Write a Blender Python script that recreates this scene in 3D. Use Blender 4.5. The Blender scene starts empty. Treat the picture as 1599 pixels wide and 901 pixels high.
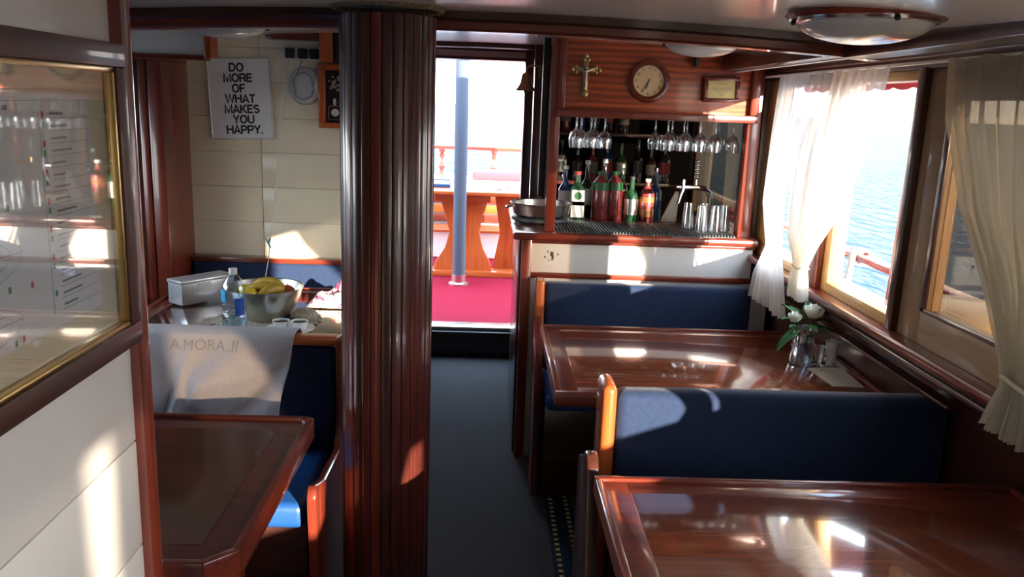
import bpy, bmesh, math, random
from mathutils import Vector, Matrix
random.seed(7)
PI = math.pi
S = bpy.context.scene
C = S.collection

# ---------------------------------------------------------------- camera
cam = bpy.data.objects.new('camera', bpy.data.cameras.new('camera'))
C.objects.link(cam)
cam.data.sensor_width = 36.0
cam.data.lens = 36.0 * 1300 / 1599
cam.data.clip_start = 0.02
cam.data.clip_end = 3000
Yc = Vector((765 - 799.5, 450.5 - 160, -1300.)).normalized()
a_ = -.03
Xc = Vector((1, a_, -(Yc[0] + a_ * Yc[1]) / Yc[2])).normalized()
Zc = Xc.cross(Yc)
M4 = Matrix((Xc, Yc, Zc)).to_4x4()
M4.translation = Vector((0, 0, 1.6))
cam.matrix_world = M4
S.camera = cam

# ---------------------------------------------------------------- light
SUN_DIR = Vector((-1, 1.7, -.34)).normalized()
W = bpy.data.worlds.new('world'); S.world = W; W.use_nodes = True
nt = W.node_tree; nt.nodes.clear()
wo = nt.nodes.new('ShaderNodeOutputWorld'); bg = nt.nodes.new('ShaderNodeBackground')
tc = nt.nodes.new('ShaderNodeTexCoord'); sx = nt.nodes.new('ShaderNodeSeparateXYZ')
cr = nt.nodes.new('ShaderNodeValToRGB')
nt.links.new(tc.outputs['Generated'], sx.inputs[0]); nt.links.new(sx.outputs['Z'], cr.inputs[0])
e = cr.color_ramp.elements
e[0].position = 0.0; e[0].color = (1.0, .97, .92, 1)
e[1].position = 0.6; e[1].color = (.55, .75, 1.0, 1)
el = e.new(.12); el.color = (.88, .94, 1.0, 1)
nt.links.new(cr.outputs[0], bg.inputs[0]); bg.inputs[1].default_value = 8
nt.links.new(bg.outputs[0], wo.inputs[0])
sun = bpy.data.objects.new('sun', bpy.data.lights.new('sun', 'SUN')); C.objects.link(sun)
sun.data.energy = 18; sun.data.color = (1, .86, .68); sun.data.angle = math.radians(.6)
sun.rotation_euler = SUN_DIR.to_track_quat('-Z', 'Y').to_euler()
S.view_settings.view_transform = 'Standard'
S.view_settings.look = 'None'
S.view_settings.exposure = .45
S.view_settings.gamma = 1
S.view_settings.use_curve_mapping = False
try:
    S.cycles.max_bounces = 10; S.cycles.transparent_max_bounces = 24
    S.cycles.diffuse_bounces = 6; S.cycles.glossy_bounces = 5
    S.cycles.sample_clamp_indirect = 6
except Exception: pass

# ---------------------------------------------------------------- materials
MATS = {}
def newmat(name):
    m = bpy.data.materials.new(name); m.use_nodes = True
    MATS[name] = m
    return m, m.node_tree, m.node_tree.nodes['Principled BSDF']
def plain(name, col, rough=.5, metal=0, spec=.5, coat=0, emit=None, noise=0, nscale=20, bump=0, sheen=0):
    m, t, p = newmat(name)
    p.inputs['Base Color'].default_value = (*col, 1)
    p.inputs['Roughness'].default_value = rough; p.inputs['Metallic'].default_value = metal
    p.inputs['Specular IOR Level'].default_value = spec
    p.inputs['Coat Weight'].default_value = coat; p.inputs['Coat Roughness'].default_value = .08
    if sheen:
        p.inputs['Sheen Weight'].default_value = sheen; p.inputs['Sheen Roughness'].default_value = .4
    if noise or bump:
        c = t.nodes.new('ShaderNodeTexCoord'); n = t.nodes.new('ShaderNodeTexNoise')
        n.inputs['Scale'].default_value = nscale; n.inputs['Detail'].default_value = 5
        t.links.new(c.outputs['Object'], n.inputs['Vector'])
        if noise:
            r = t.nodes.new('ShaderNodeValToRGB')
            r.color_ramp.elements[0].position = .3; r.color_ramp.elements[1].position = .7
            r.color_ramp.elements[0].color = (*[x * (1 - noise) for x in col], 1)
            r.color_ramp.elements[1].color = (*[min(1, x * (1 + noise)) for x in col], 1)
            t.links.new(n.outputs['Fac'], r.inputs[0]); t.links.new(r.outputs[0], p.inputs['Base Color'])
        if bump:
            b = t.nodes.new('ShaderNodeBump'); b.inputs['Strength'].default_value = bump; b.inputs['Distance'].default_value = .004
            t.links.new(n.outputs['Fac'], b.inputs['Height']); t.links.new(b.outputs[0], p.inputs['Normal'])
    return m
def wood(name, c1, c2, axis='x', rough=.28, coat=.6, scale=1.0, band=0):
    """varnished timber, grain running along the given object axis"""
    m, t, p = newmat(name)
    c = t.nodes.new('ShaderNodeTexCoord'); mp = t.nodes.new('ShaderNodeMapping')
    s = [26 * scale] * 3; s['xyz'.index(axis)] = 1.6 * scale
    mp.inputs['Scale'].default_value = s
    n = t.nodes.new('ShaderNodeTexNoise'); n.inputs['Scale'].default_value = 1.6; n.inputs['Detail'].default_value = 7
    n.inputs['Roughness'].default_value = .6; n.inputs['Distortion'].default_value = .6
    r = t.nodes.new('ShaderNodeValToRGB')
    r.color_ramp.elements[0].position = .32; r.color_ramp.elements[0].color = (*c1, 1)
    r.color_ramp.elements[1].position = .68; r.color_ramp.elements[1].color = (*c2, 1)
    t.links.new(c.outputs['Object'], mp.inputs[0]); t.links.new(mp.outputs[0], n.inputs['Vector'])
    src = n.outputs['Fac']
    t.links.new(src, r.inputs[0])
    out = r.outputs[0]
    if band:
        w = t.nodes.new('ShaderNodeTexWave'); w.bands_direction = 'Z'; w.inputs['Scale'].default_value = band
        w.inputs['Distortion'].default_value = 3; w.inputs['Detail'].default_value = 3; w.inputs['Detail Scale'].default_value = .8
        mp2 = t.nodes.new('ShaderNodeMapping'); mp2.inputs['Scale'].default_value = (.35, .35, 1)
        t.links.new(c.outputs['Object'], mp2.inputs[0]); t.links.new(mp2.outputs[0], w.inputs['Vector'])
        mx = t.nodes.new('ShaderNodeMix'); mx.data_type = 'RGBA'; mx.blend_type = 'MULTIPLY'; mx.inputs[0].default_value = .5
        t.links.new(out, mx.inputs[6]); t.links.new(w.outputs['Color'], mx.inputs[7]); out = mx.outputs[2]
    t.links.new(out, p.inputs['Base Color'])
    p.inputs['Roughness'].default_value = rough; p.inputs['Coat Weight'].default_value = coat
    p.inputs['Coat Roughness'].default_value = .07
    b = t.nodes.new('ShaderNodeBump'); b.inputs['Strength'].default_value = .12; b.inputs['Distance'].default_value = .002
    t.links.new(src, b.inputs['Height']); t.links.new(b.outputs[0], p.inputs['Normal'])
    return m
MAH = ((.095, .014, .008), (.22, .036, .017))
for ax in 'xyz':
    wood('mahogany_' + ax, *MAH, axis=ax)
    wood('dark_' + ax, (.030, .009, .006), (.075, .020, .012), axis=ax, rough=.3)
    wood('orange_' + ax, (.34, .060, .014), (.52, .115, .024), axis=ax)
    wood('column_' + ax, (.048, .010, .008), (.105, .021, .014), axis=ax, rough=.3)
    wood('teak_' + ax, (.20, .115, .055), (.34, .21, .11), axis=ax, rough=.5, coat=.1)
    wood('pine_' + ax, (.52, .27, .09), (.70, .42, .16), axis=ax, rough=.4, coat=.3)
wood('frame_y', (.040, .012, .008), (.085, .024, .014), 'y', rough=.55, coat=.12)
wood('frame_z', (.040, .012, .008), (.085, .024, .014), 'z', rough=.55, coat=.12)
wood('veneer', (.34, .058, .020), (.60, .125, .040), 'x', rough=.35, coat=.4, band=12)
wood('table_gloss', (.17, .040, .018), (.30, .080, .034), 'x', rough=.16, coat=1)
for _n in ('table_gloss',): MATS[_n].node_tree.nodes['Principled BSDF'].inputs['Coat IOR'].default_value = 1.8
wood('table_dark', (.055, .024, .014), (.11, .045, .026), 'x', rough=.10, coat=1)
plain('cream_paint', (.82, .74, .56), .38, coat=.25, noise=.04, nscale=4)
plain('white_paint', (.74, .71, .66), .40, coat=.3, noise=.03, nscale=3)
plain('ceiling_paint', (.78, .76, .73), .25, coat=.4)
plain('white', (.82, .82, .80), .4)
plain('warm_white', (.80, .74, .62), .45)
plain('paper', (.80, .80, .82), .6)
plain('mat_board', (.72, .68, .52), .6)
plain('brass', (.66, .48, .20), .28, 1)
plain('old_brass', (.42, .30, .14), .35, 1)
plain('chrome', (.75, .76, .78), .12, 1)
plain('steel', (.62, .60, .56), .28, 1)
plain('dark_metal', (.05, .05, .05), .35, .8)
plain('black', (.012, .012, .014), .4)
plain('ink', (.015, .015, .017), .6)
plain('ink_grey', (.22, .22, .26), .6)
plain('faded_ink', (.29, .29, .32), .8)
plain('red_ink', (.65, .06, .05), .6)
plain('green_ink', (.07, .35, .12), .6)
plain('blue_fabric', (.014, .029, .075), .78, noise=.12, nscale=60, bump=.3, sheen=.25, spec=.25)
plain('blue_vinyl', (.010, .065, .24), .42, bump=.15, nscale=40)
plain('towel', (.44, .43, .47), .9, bump=.3, nscale=120, noise=.05)
plain('carpet_grey', (.075, .076, .082), .95, noise=.35, nscale=260, bump=.8, spec=.1)
plain('carpet_border', (.012, .030, .045), .95, noise=.3, nscale=260, bump=.6, spec=.1)
plain('gold_dot', (.60, .46, .18), .9)
plain('carpet_red', (.24, .007, .025), .95, noise=.12, nscale=200, bump=.5, spec=.1)
plain('cushion_red', (.55, .05, .06), .8)
plain('red_paint', (.42, .05, .025), .3, coat=.5)
plain('rubber', (.055, .062, .064), .5, bump=.2, nscale=90)
plain('rope', (.20, .15, .09), .9, bump=.6, nscale=90)
plain('white_rope', (.75, .72, .66), .8)
plain('frosted', (.50, .53, .54), .22, coat=.5)
plain('clock_face', (.80, .58, .32), .45)
plain('plaque_paper', (.80, .66, .28), .45)
plain('leaf', (.035, .13, .035), .5, noise=.3, nscale=30)
plain('petal', (.80, .78, .66), .55)
plain('banana', (.50, .32, .04), .5, noise=.15, nscale=30)
plain('lemon', (.85, .62, .05), .4, bump=.3, nscale=120)
plain('apple', (.45, .07, .03), .35, noise=.3, nscale=25)
plain('teal', (.01, .26, .32), .6)
plain('pink_cloth', (.55, .05, .16), .85)
plain('foil', (.62, .62, .64), .3, .55, noise=.1, nscale=15)
plain('label_blue', (.02, .10, .55), .4)
plain('label_cyan', (.03, .42, .75), .4)
plain('label_white', (.70, .70, .66), .5)
plain('label_red', (.40, .03, .03), .45)
plain('label_orange', (.30, .10, .03), .45)
plain('bottle_green', (.012, .045, .022), .12, coat=.6)
plain('bottle_dark', (.018, .012, .012), .12, coat=.6)
plain('juice_red', (.20, .03, .03), .25, coat=.4, noise=.5, nscale=40)
plain('bottle_blue', (.02, .06, .18), .12, coat=.6)
plain('green_plastic', (.02, .12, .04), .4)
plain('lace', (.42, .38, .28), .9, noise=.4, nscale=110, bump=.9)
plain('hull_white', (.78, .78, .78), .4)
plain('matte_black', (.012, .011, .011), 1, spec=0)
plain('pole_paint', (.085, .10, .13), .7, spec=.1)
plain('label_dim', (.16, .155, .14), .6)  # label white with the gloom of the back shelf put into its colour
plain('dirt', (.09, .06, .04), .9)

def glassmat(name, tint=(.93, .95, .95), lo=.06, hi=.75, rough=.02, power=1.0):
    m, t, p = newmat(name); t.nodes.remove(p)
    o = t.nodes['Material Output']; tr = t.nodes.new('ShaderNodeBsdfTransparent'); gl = t.nodes.new('ShaderNodeBsdfGlossy')
    tr.inputs[0].default_value = (*tint, 1); gl.inputs[0].default_value = (1, 1, 1, 1); gl.inputs['Roughness'].default_value = rough
    lw = t.nodes.new('ShaderNodeLayerWeight'); lw.inputs[0].default_value = .35
    mr = t.nodes.new('ShaderNodeMapRange'); mr.inputs[3].default_value = lo; mr.inputs[4].default_value = hi
    mx = t.nodes.new('ShaderNodeMixShader')
    t.links.new(lw.outputs['Facing'], mr.inputs[0]); t.links.new(mr.outputs[0], mx.inputs[0])
    t.links.new(tr.outputs[0], mx.inputs[1]); t.links.new(gl.outputs[0], mx.inputs[2]); t.links.new(mx.outputs[0], o.inputs[0])
    return m
glassmat('glass', (.90, .92, .93), .20, .9, .04)
glassmat('pane', (.95, .97, .97), .03, .35)
glassmat('pane_tint', (.40, .36, .31), .04, .45)
glassmat('pane_dark', (.26, .24, .21), .04, .45)
glassmat('frame_glass', (.97, .97, .96), .05, .5)
glassmat('plastic_clear', (.80, .88, .95), .06, .6, .05)

def curtainmat(name, col, transp, tl=.55):
    m, t, p = newmat(name); t.nodes.remove(p); o = t.nodes['Material Output']
    d = t.nodes.new('ShaderNodeBsdfDiffuse'); d.inputs[0].default_value = (*col, 1)
    l = t.nodes.new('ShaderNodeBsdfTranslucent'); l.inputs[0].default_value = (*col, 1)
    tr = t.nodes.new('ShaderNodeBsdfTransparent'); m1 = t.nodes.new('ShaderNodeMixShader'); m2 = t.nodes.new('ShaderNodeMixShader')
    c = t.nodes.new('ShaderNodeTexCoord'); n = t.nodes.new('ShaderNodeTexNoise'); n.inputs['Scale'].default_value = 400
    b = t.nodes.new('ShaderNodeBump'); b.inputs['Strength'].default_value = .2; b.inputs['Distance'].default_value = .001
    t.links.new(c.outputs['Object'], n.inputs['Vector']); t.links.new(n.outputs['Fac'], b.inputs['Height'])
    t.links.new(b.outputs[0], d.inputs['Normal'])
    m1.inputs[0].default_value = tl; m2.inputs[0].default_value = transp
    t.links.new(d.outputs[0], m1.inputs[1]); t.links.new(l.outputs[0], m1.inputs[2])
    t.links.new(m1.outputs[0], m2.inputs[1]); t.links.new(tr.outputs[0], m2.inputs[2]); t.links.new(m2.outputs[0], o.inputs[0])
curtainmat('voile', (.92, .90, .84), .42, .72)
curtainmat('voile_shade', (.62, .58, .48), .22, .6)  # darker copy of voile, shade of the tinted window put into the colour
curtainmat('voile_dense', (.80, .74, .62), .06, .4)
curtainmat('shade_glass', (.80, .84, .86), .05, .5)

def seamat():
    m, t, p = newmat('sea')
    c = t.nodes.new('ShaderNodeTexCoord'); mp = t.nodes.new('ShaderNodeMapping'); mp.inputs['Scale'].default_value = (1, .35, 1)
    mp.inputs['Rotation'].default_value = (0, 0, .7)
    n = t.nodes.new('ShaderNodeTexNoise'); n.inputs['Scale'].default_value = 2.4; n.inputs['Detail'].default_value = 8; n.inputs['Distortion'].default_value = .8
    b = t.nodes.new('ShaderNodeBump'); b.inputs['Strength'].default_value = .9; b.inputs['Distance'].default_value = .35
    t.links.new(c.outputs['Object'], mp.inputs[0]); t.links.new(mp.outputs[0], n.inputs['Vector'])
    t.links.new(n.outputs['Fac'], b.inputs['Height'])
    t.nodes.remove(p); o = t.nodes['Material Output']
    d = t.nodes.new('ShaderNodeBsdfDiffuse'); d.inputs[0].default_value = (.008, .042, .072, 1)
    g = t.nodes.new('ShaderNodeBsdfGlossy'); g.inputs['Roughness'].default_value = .15
    lw = t.nodes.new('ShaderNodeLayerWeight'); lw.inputs[0].default_value = .25
    mr = t.nodes.new('ShaderNodeMapRange'); mr.inputs[3].default_value = .01; mr.inputs[4].default_value = .26
    mx = t.nodes.new('ShaderNodeMixShader')
    for q in (d, g, lw): t.links.new(b.outputs[0], q.inputs['Normal'])
    t.links.new(lw.outputs['Fresnel'], mr.inputs[0]); t.links.new(mr.outputs[0], mx.inputs[0])
    t.links.new(d.outputs[0], mx.inputs[1]); t.links.new(g.outputs[0], mx.inputs[2]); t.links.new(mx.outputs[0], o.inputs[0])
seamat()

# ---------------------------------------------------------------- geometry helpers
def bx(bm, x0, x1, y0, y1, z0, z1, bev=0, seg=2, mat=None):
    t = bmesh.new(); bmesh.ops.create_cube(t, size=1)
    for v in t.verts:
        v.co = Vector(((x0 + x1) / 2 + v.co.x * (x1 - x0), (y0 + y1) / 2 + v.co.y * (y1 - y0), (z0 + z1) / 2 + v.co.z * (z1 - z0)))
    if bev:
        bev = min(bev, .49 * min(abs(x1 - x0), abs(y1 - y0), abs(z1 - z0)))
        bmesh.ops.bevel(t, geom=t.edges[:], offset=bev, segments=seg, profile=.5, affect='EDGES', clamp_overlap=True)
    if mat is not None: bmesh.ops.transform(t, matrix=mat, verts=t.verts[:])
    merge(bm, t)
def merge(bm, t):
    me = bpy.data.meshes.new('tmp'); t.to_mesh(me); t.free(); bm.from_mesh(me); bpy.data.meshes.remove(me)
def lathe(bm, prof, n=24, cx=0, cy=0, mat=None, sy=1, close=False):
    t = bmesh.new(); rings = []
    for r, z in prof:
        if r < 1e-6: rings.append([t.verts.new((0, 0, z))])
        else: rings.append([t.verts.new((r * math.cos(2 * PI * i / n), r * sy * math.sin(2 * PI * i / n), z)) for i in range(n)])
    for a, b in zip(rings[:-1], rings[1:]):
        for i in range(n):
            j = (i + 1) % n
            if len(a) == 1 and len(b) == 1: continue
            if len(a) == 1: t.faces.new((a[0], b[j], b[i]))
            elif len(b) == 1: t.faces.new((a[i], a[j], b[0]))
            else: t.faces.new((a[i], a[j], b[j], b[i]))
    bmesh.ops.recalc_face_normals(t, faces=t.faces[:])
    m = Matrix.Translation((cx, cy, 0))
    if mat is not None: m = mat
    bmesh.ops.transform(t, matrix=m, verts=t.verts[:])
    merge(bm, t)
def tube(bm, pts, r, n=8, rr=None, caps=True):
    pts = [Vector(p) for p in pts]; t = bmesh.new(); rings = []
    up = None
    for i, p in enumerate(pts):
        d = (pts[min(i + 1, len(pts) - 1)] - pts[max(i - 1, 0)])
        d = d.normalized() if d.length > 1e-9 else Vector((0, 0, 1))
        if up is None:
            up = d.orthogonal().normalized()
        up = (up - d * up.dot(d)); up = up.normalized() if up.length > 1e-6 else d.orthogonal().normalized()
        s = d.cross(up); q = rr[i] if rr else r
        rings.append([t.verts.new(p + (up * math.cos(2 * PI * k / n) + s * math.sin(2 * PI * k / n)) * q) for k in range(n)])
    for a, b in zip(rings[:-1], rings[1:]):
        for k in range(n): t.faces.new((a[k], a[(k + 1) % n], b[(k + 1) % n], b[k]))
    if caps:
        t.faces.new(rings[0][::-1]); t.faces.new(rings[-1])
    bmesh.ops.recalc_face_normals(t, faces=t.faces[:])
    merge(bm, t)
def prism(bm, poly, axis, a, b, bev=0):
    """poly of 2D points in the other two axes, extruded along axis from a to b"""
    t = bmesh.new()
    def mk(p, q):
        if axis == 'x': return (q, p[0], p[1])
        if axis == 'y': return (p[0], q, p[1])
        return (p[0], p[1], q)
    A = [t.verts.new(mk(p, a)) for p in poly]; B = [t.verts.new(mk(p, b)) for p in poly]
    t.faces.new(A); t.faces.new(B[::-1]); n = len(poly)
    for i in range(n): t.faces.new((A[i], B[i], B[(i + 1) % n], A[(i + 1) % n]))
    bmesh.ops.recalc_face_normals(t, faces=t.faces[:])
    if bev: bmesh.ops.bevel(t, geom=t.edges[:], offset=bev, segments=2, profile=.5, affect='EDGES', clamp_overlap=True)
    merge(bm, t)
def sphere(bm, c, r, sx=1, sy=1, sz=1, u=16, v=10, mat=None):
    t = bmesh.new(); bmesh.ops.create_uvsphere(t, u_segments=u, v_segments=v, radius=r)
    m = Matrix.Translation(c) @ (mat or Matrix()) @ Matrix.Diagonal((sx, sy, sz, 1))
    bmesh.ops.transform(t, matrix=m, verts=t.verts[:]); merge(bm, t)
def obj(name, bm, mat, parent=None, smooth=25, local=False, kind=None):
    if parent is not None and not local:
        l = parent
        off = Vector((0, 0, 0))
        while l is not None: off += l.location; l = l.parent
        bmesh.ops.translate(bm, vec=-off, verts=bm.verts[:])
    me = bpy.data.meshes.new(name); bm.to_mesh(me); bm.free()
    me.materials.append(MATS[mat])
    if smooth:
        for p in me.polygons: p.use_smooth = True
        try: me.set_sharp_from_angle(angle=math.radians(smooth))
        except Exception: pass
    o = bpy.data.objects.new(name, me); C.objects.link(o); o.parent = parent
    if kind: o['kind'] = kind
    return o
def B(): return bmesh.new()
def box(name, dims, mat, parent=None, bev=.003, kind=None, local=False):
    bm = B(); bx(bm, *dims, bev=bev); return obj(name, bm, mat, parent, kind=kind, local=local)
def tag(o, label, cat, group=None):
    o['label'] = label; o['category'] = cat
    if group: o['group'] = group
    return o
def thing(name, label, cat, loc=(0, 0, 0), group=None, rz=0):
    o = bpy.data.objects.new(name, None); C.objects.link(o); o.location = loc; o.rotation_euler.z = rz
    o.empty_display_size = .05
    return tag(o, label, cat, group)
def struct(name, bm, mat, parent=None, **k):
    o = obj(name, bm, mat, parent, **k)
    if parent is None: o['kind'] = 'structure'
    return o
def sroot(name, loc=(0, 0, 0)):
    o = bpy.data.objects.new(name, None); C.objects.link(o); o.location = loc; o['kind'] = 'structure'; return o
def dup(root, loc=None, label=None, rz=None):
    r = root.copy(); C.objects.link(r)
    if loc is not None: r.location = loc
    if rz is not None: r.rotation_euler.z = rz
    if label: r['label'] = label
    for ch in list(root.children):
        c = ch.copy(); C.objects.link(c); c.parent = r
        for g in list(ch.children):
            d = g.copy(); C.objects.link(d); d.parent = c
    return r
def text_bm(txt, size, mat4, depth=.0006, bold=0.0):
    cu = bpy.data.curves.new('t', 'FONT'); cu.body = txt; cu.size = size; cu.align_x = 'CENTER'; cu.align_y = 'CENTER'
    cu.extrude = depth; cu.offset = bold
    o = bpy.data.objects.new('t', cu); C.objects.link(o)
    me = bpy.data.meshes.new_from_object(o.evaluated_get(bpy.context.evaluated_depsgraph_get()))
    bm = B(); bm.from_mesh(me); bmesh.ops.transform(bm, matrix=mat4, verts=bm.verts[:])
    bpy.data.objects.remove(o); bpy.data.curves.remove(cu); bpy.data.meshes.remove(me)
    return bm
# text facing -Y (towards the camera): local x->X, y->Z
def faceY(x, y, z, rot=0, sxx=1): return Matrix.Translation((x, y, z)) @ Matrix.Rotation(rot, 4, 'Y') @ Matrix.Rotation(PI / 2, 4, 'X') @ Matrix.Diagonal((sxx, 1, 1, 1))

# ================================================================ STRUCTURE
bm = B(); bx(bm, -2.3, 1.36, -4.2, 5.28, -.08, 0); struct('floor', bm, 'carpet_grey')
cb = sroot('trim_1', (.33, 2.6, 0))
box('carpet_border', (.275, .385, 1.2, 3.45, .0005, .006), 'carpet_border', cb, bev=.001)
bm = B()
for i in range(60):
    y = 3.42 - i * .036
    for x in (.298, .36): bx(bm, x - .008, x + .008, y - .007 - .009 * (x > .33), y + .007 - .009 * (x > .33), .005, .0075)
obj('dot', bm, 'gold_dot', cb, kind='stuff')

def zc(x, y): return max(1.785, 1.832 + .035 * (y - 2.3)) - .03 * x * x
bm = B(); nx, ny = 14, 22; vs = []
for j in range(ny + 1):
    for i in range(nx + 1):
        x = -2.3 + 3.62 * i / nx; y = -4.2 + 9.5 * j / ny
        vs.append((x, y))
lo = [bm.verts.new((x, y, zc(x, y))) for x, y in vs]; hi = [bm.verts.new((x, y, zc(x, y) + .06)) for x, y in vs]
for j in range(ny):
    for i in range(nx):
        k = j * (nx + 1) + i
        bm.faces.new((lo[k], lo[k + nx + 1], lo[k + nx + 2], lo[k + 1])); bm.faces.new((hi[k], hi[k + 1], hi[k + nx + 2], hi[k + nx + 1]))
struct('ceiling', bm, 'ceiling_paint', smooth=40)

def arcbeam(name, x0, x1, y0, y1, zb, h, mat, k=.03, parent=None):
    bm = B(); n = 16; R = []
    for i in range(n + 1):
        x = x0 + (x1 - x0) * i / n; z = zb - k * x * x
        R.append([bm.verts.new(p) for p in ((x, y0 + .006, z), (x, y1, z), (x, y1, z + h), (x, y0, z + h), (x, y0, z + .006))])
    for a, b in zip(R[:-1], R[1:]):
        for q in range(5): bm.faces.new((a[q], a[(q + 1) % 5], b[(q + 1) % 5], b[q]))
    bm.faces.new(R[0]); bm.faces.new(R[-1][::-1]); bmesh.ops.recalc_face_normals(bm, faces=bm.faces[:])
    return obj(name, bm, mat, parent)
tr = sroot('trim_2', (0, 2.3, 1.78))
arcbeam('deck_beam', -2.2, 1.05, 2.30, 2.36, 1.782, .06, 'mahogany_x', parent=tr)
arcbeam('beam_moulding', -2.2, 1.05, 2.285, 2.31, 1.806, .03, 'dark_x', parent=tr)
tr = sroot('trim_3', (1, 1, 1.76))
box('deck_beam', (.95, 1.04, -4, 2.32, 1.752, 1.82), 'dark_y', tr)
box('beam_moulding', (1.03, 1.05, -4, 4.9, 1.762, 1.775), 'white', tr)
tr = sroot('trim_4', (0, 4.9, 1.9))
arcbeam('deck_beam', -2.2, 1.2, 4.70, 4.80, 1.892, .07, 'dark_x', parent=tr)
tr = sroot('trim_5', (1, 3.3, 1.76))
box('deck_beam', (.97, 1.04, 2.32, 3.6, 1.765, 1.83), 'dark_y', tr)

# right wall: leaning dado, sill, posts, header, windows
bm = B(); prism(bm, [(1.225, .955), (1.28, .87), (1.288, .75), (1.33, 0), (1.40, 0), (1.40, .955)], 'y', -4.2, 5.28)
struct('wall_right', bm, 'dark_y')
sl = sroot('trim_6', (1.2, 2, .97))
box('sill', (1.165, 1.40, -4.2, 5.2, .955, .985), 'mahogany_y', sl, bev=.008)
box('sill_moulding', (1.19, 1.24, -4.2, 5.2, .915, .935), 'dark_y', sl, bev=.006)
box('sill_moulding', (1.20, 1.24, 2.0, 3.4, .865, .878), 'dark_y', sl, bev=.004)
hd = sroot('trim_7', (1.2, 2, 1.75))
box('header', (1.20, 1.36, -4.2, 5.2, 1.735, 1.86), 'dark_y', hd)
box('header_moulding', (1.185, 1.205, -4.2, 5.2, 1.765, 1.785), 'dark_y', hd, bev=.006)
wr = sroot('wall_right_posts', (1.25, 2, 1.35))
for (a, b, m) in [(4.95, 5.28, 'dark_z'), (3.69, 3.75, 'dark_z'), (2.915, 3.0, 'mahogany_z'), (2.335, 2.375, 'dark_z'), (1.13, 1.27, 'mahogany_z'), (-.17, -.03, 'mahogany_z'), (-1.56, -1.35, 'mahogany_z'), (-4.2, -2.62, 'mahogany_z')]:
    box('window_post', (1.195, 1.28, a, b, .985, 1.74), m, wr, bev=.005)
def window(n, ya, yb, mat, fr=.03, pane=None, fa=None, fb=None, zt=1.735, fbot=.035, ftop=.03):
    """opening from near ya to far yb, frame boards inside"""
    w = sroot('window_%d' % n, (1.25, (ya + yb) / 2, .985)); z0 = .985
    fa = fa or fr; fb = fb or fr
    box('window_stile', (1.215, 1.27, ya, ya + fa, z0, zt), mat + '_z', w)
    box('window_stile', (1.215, 1.27, yb - fb, yb, z0, zt), mat + '_z', w)
    box('window_rail', (1.213, 1.272, ya + fa, yb - fb, z0, z0 + fbot), mat + '_y', w)
    box('window_rail', (1.213, 1.272, ya + fa, yb - fb, zt - ftop, zt), mat + '_y', w)
    if pane: box('pane', (1.240, 1.244, ya + fa, yb - fb, z0 + fbot, zt - ftop), pane, w, bev=0)
    return w
window(1, 3.0, 3.69, 'pine', fr=.03, fb=.15)
window(2, 2.375, 2.915, 'pine', fr=.022, fa=.012, fb=.05)
w3 = window(3, 1.27, 2.335, 'teak', fr=.12, pane='pane_tint', fbot=.095, ftop=.085)
bm = B(); bx(bm, 1.208, 1.216, 2.190, 2.215, 1.08, 1.65, .002); bx(bm, 1.208, 1.216, 1.39, 2.215, 1.078, 1.09, .002)
obj('glazing_bead', bm, 'dark_z', w3)
window(4, -.03, 1.13, 'pine'); w5 = window(5, -1.35, -.17, 'pine'); box('dimming_sash', (1.236, 1.248, -1.32, -.20, 1.165, 1.19), 'pine_y', w5); box('pane', (1.240, 1.244, -1.32, -.20, 1.19, 1.705), 'pane_tint', w5, bev=0); window(6, -2.62, -1.56, 'pine')  # unseen sash and tinted pane added to dim the sun on the towel
window(7, 3.75, 4.95, 'teak', fr=.05, pane='pane_dark')

# back wall with the doorway (y = 5.2), left shell, front shell
bm = B()
bx(bm, -.9, -.44, 5.2, 5.28, 0, 2.0); bx(bm, .245, 1.36, 5.2, 5.28, 0, 2.0); bx(bm, -.44, .245, 5.2, 5.28, 1.86, 2.0)
bx(bm, -.44, .245, 5.2, 5.28, 0, .17)
struct('wall_back', bm, 'dark_z')
d1 = sroot('door_1', (-.1, 5.2, .17))
box('door_jamb', (.205, .30, 5.12, 5.30, .17, 1.90), 'dark_z', d1)
box('door_jamb', (-.46, -.40, 5.12, 5.30, .17, 1.90), 'dark_z', d1)
box('door_head', (-.40, .205, 5.12, 5.30, 1.845, 1.862), 'dark_x', d1)
box('door_head', (-.40, .205, 5.16, 5.20, 1.862, 1.90), 'white', d1)
box('threshold', (-.44, .245, 5.17, 5.30, .165, .188), 'steel', d1)
box('step_riser', (-.44, .245, 5.13, 5.17, 0, .165), 'black', d1)
bm = B(); bx(bm, -1.385, -.50, 3.87, 3.93, .0, .86); struct('wall_left_back', bm, 'dark_x')
wl = sroot('wall_back_left', (-1, 3.87, .86))
box('wall_backing', (-1.40, -.49, 3.915, 3.96, .86, 1.95), 'cream_paint', wl)
zs = [.86, 1.02, 1.182, 1.34, 1.495, 1.65, 1.80, 1.90]
for a, b in zip(zs[:-1], zs[1:]):
    box('wall_board', (-1.40, -1.035, 3.872, 3.92, a + .0006, b - .0006), 'cream_paint', wl, bev=.0013)
    box('wall_board', (-1.032, -.49, 3.868, 3.92, a + .0006, b - .0006), 'cream_paint', wl, bev=.0013)
bm = B(); bx(bm, -.53, -.46, 3.78, 5.2, 0, 1.95); struct('wall_passage', bm, 'dark_z')
bm = B()
for d_ in ((-4.2, 1.7, 0, 2), (3.45, 5.28, 0, 2), (1.7, 3.45, 0, 1.0), (1.7, 3.45, 1.74, 2)): bx(bm, -2.3, -2.2, *d_)
struct('wall_left', bm, 'dark_z')
w8 = sroot('window_8', (-2.25, 2.6, 1.0))  # unseen window added to bring sky light into the left alcove
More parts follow.
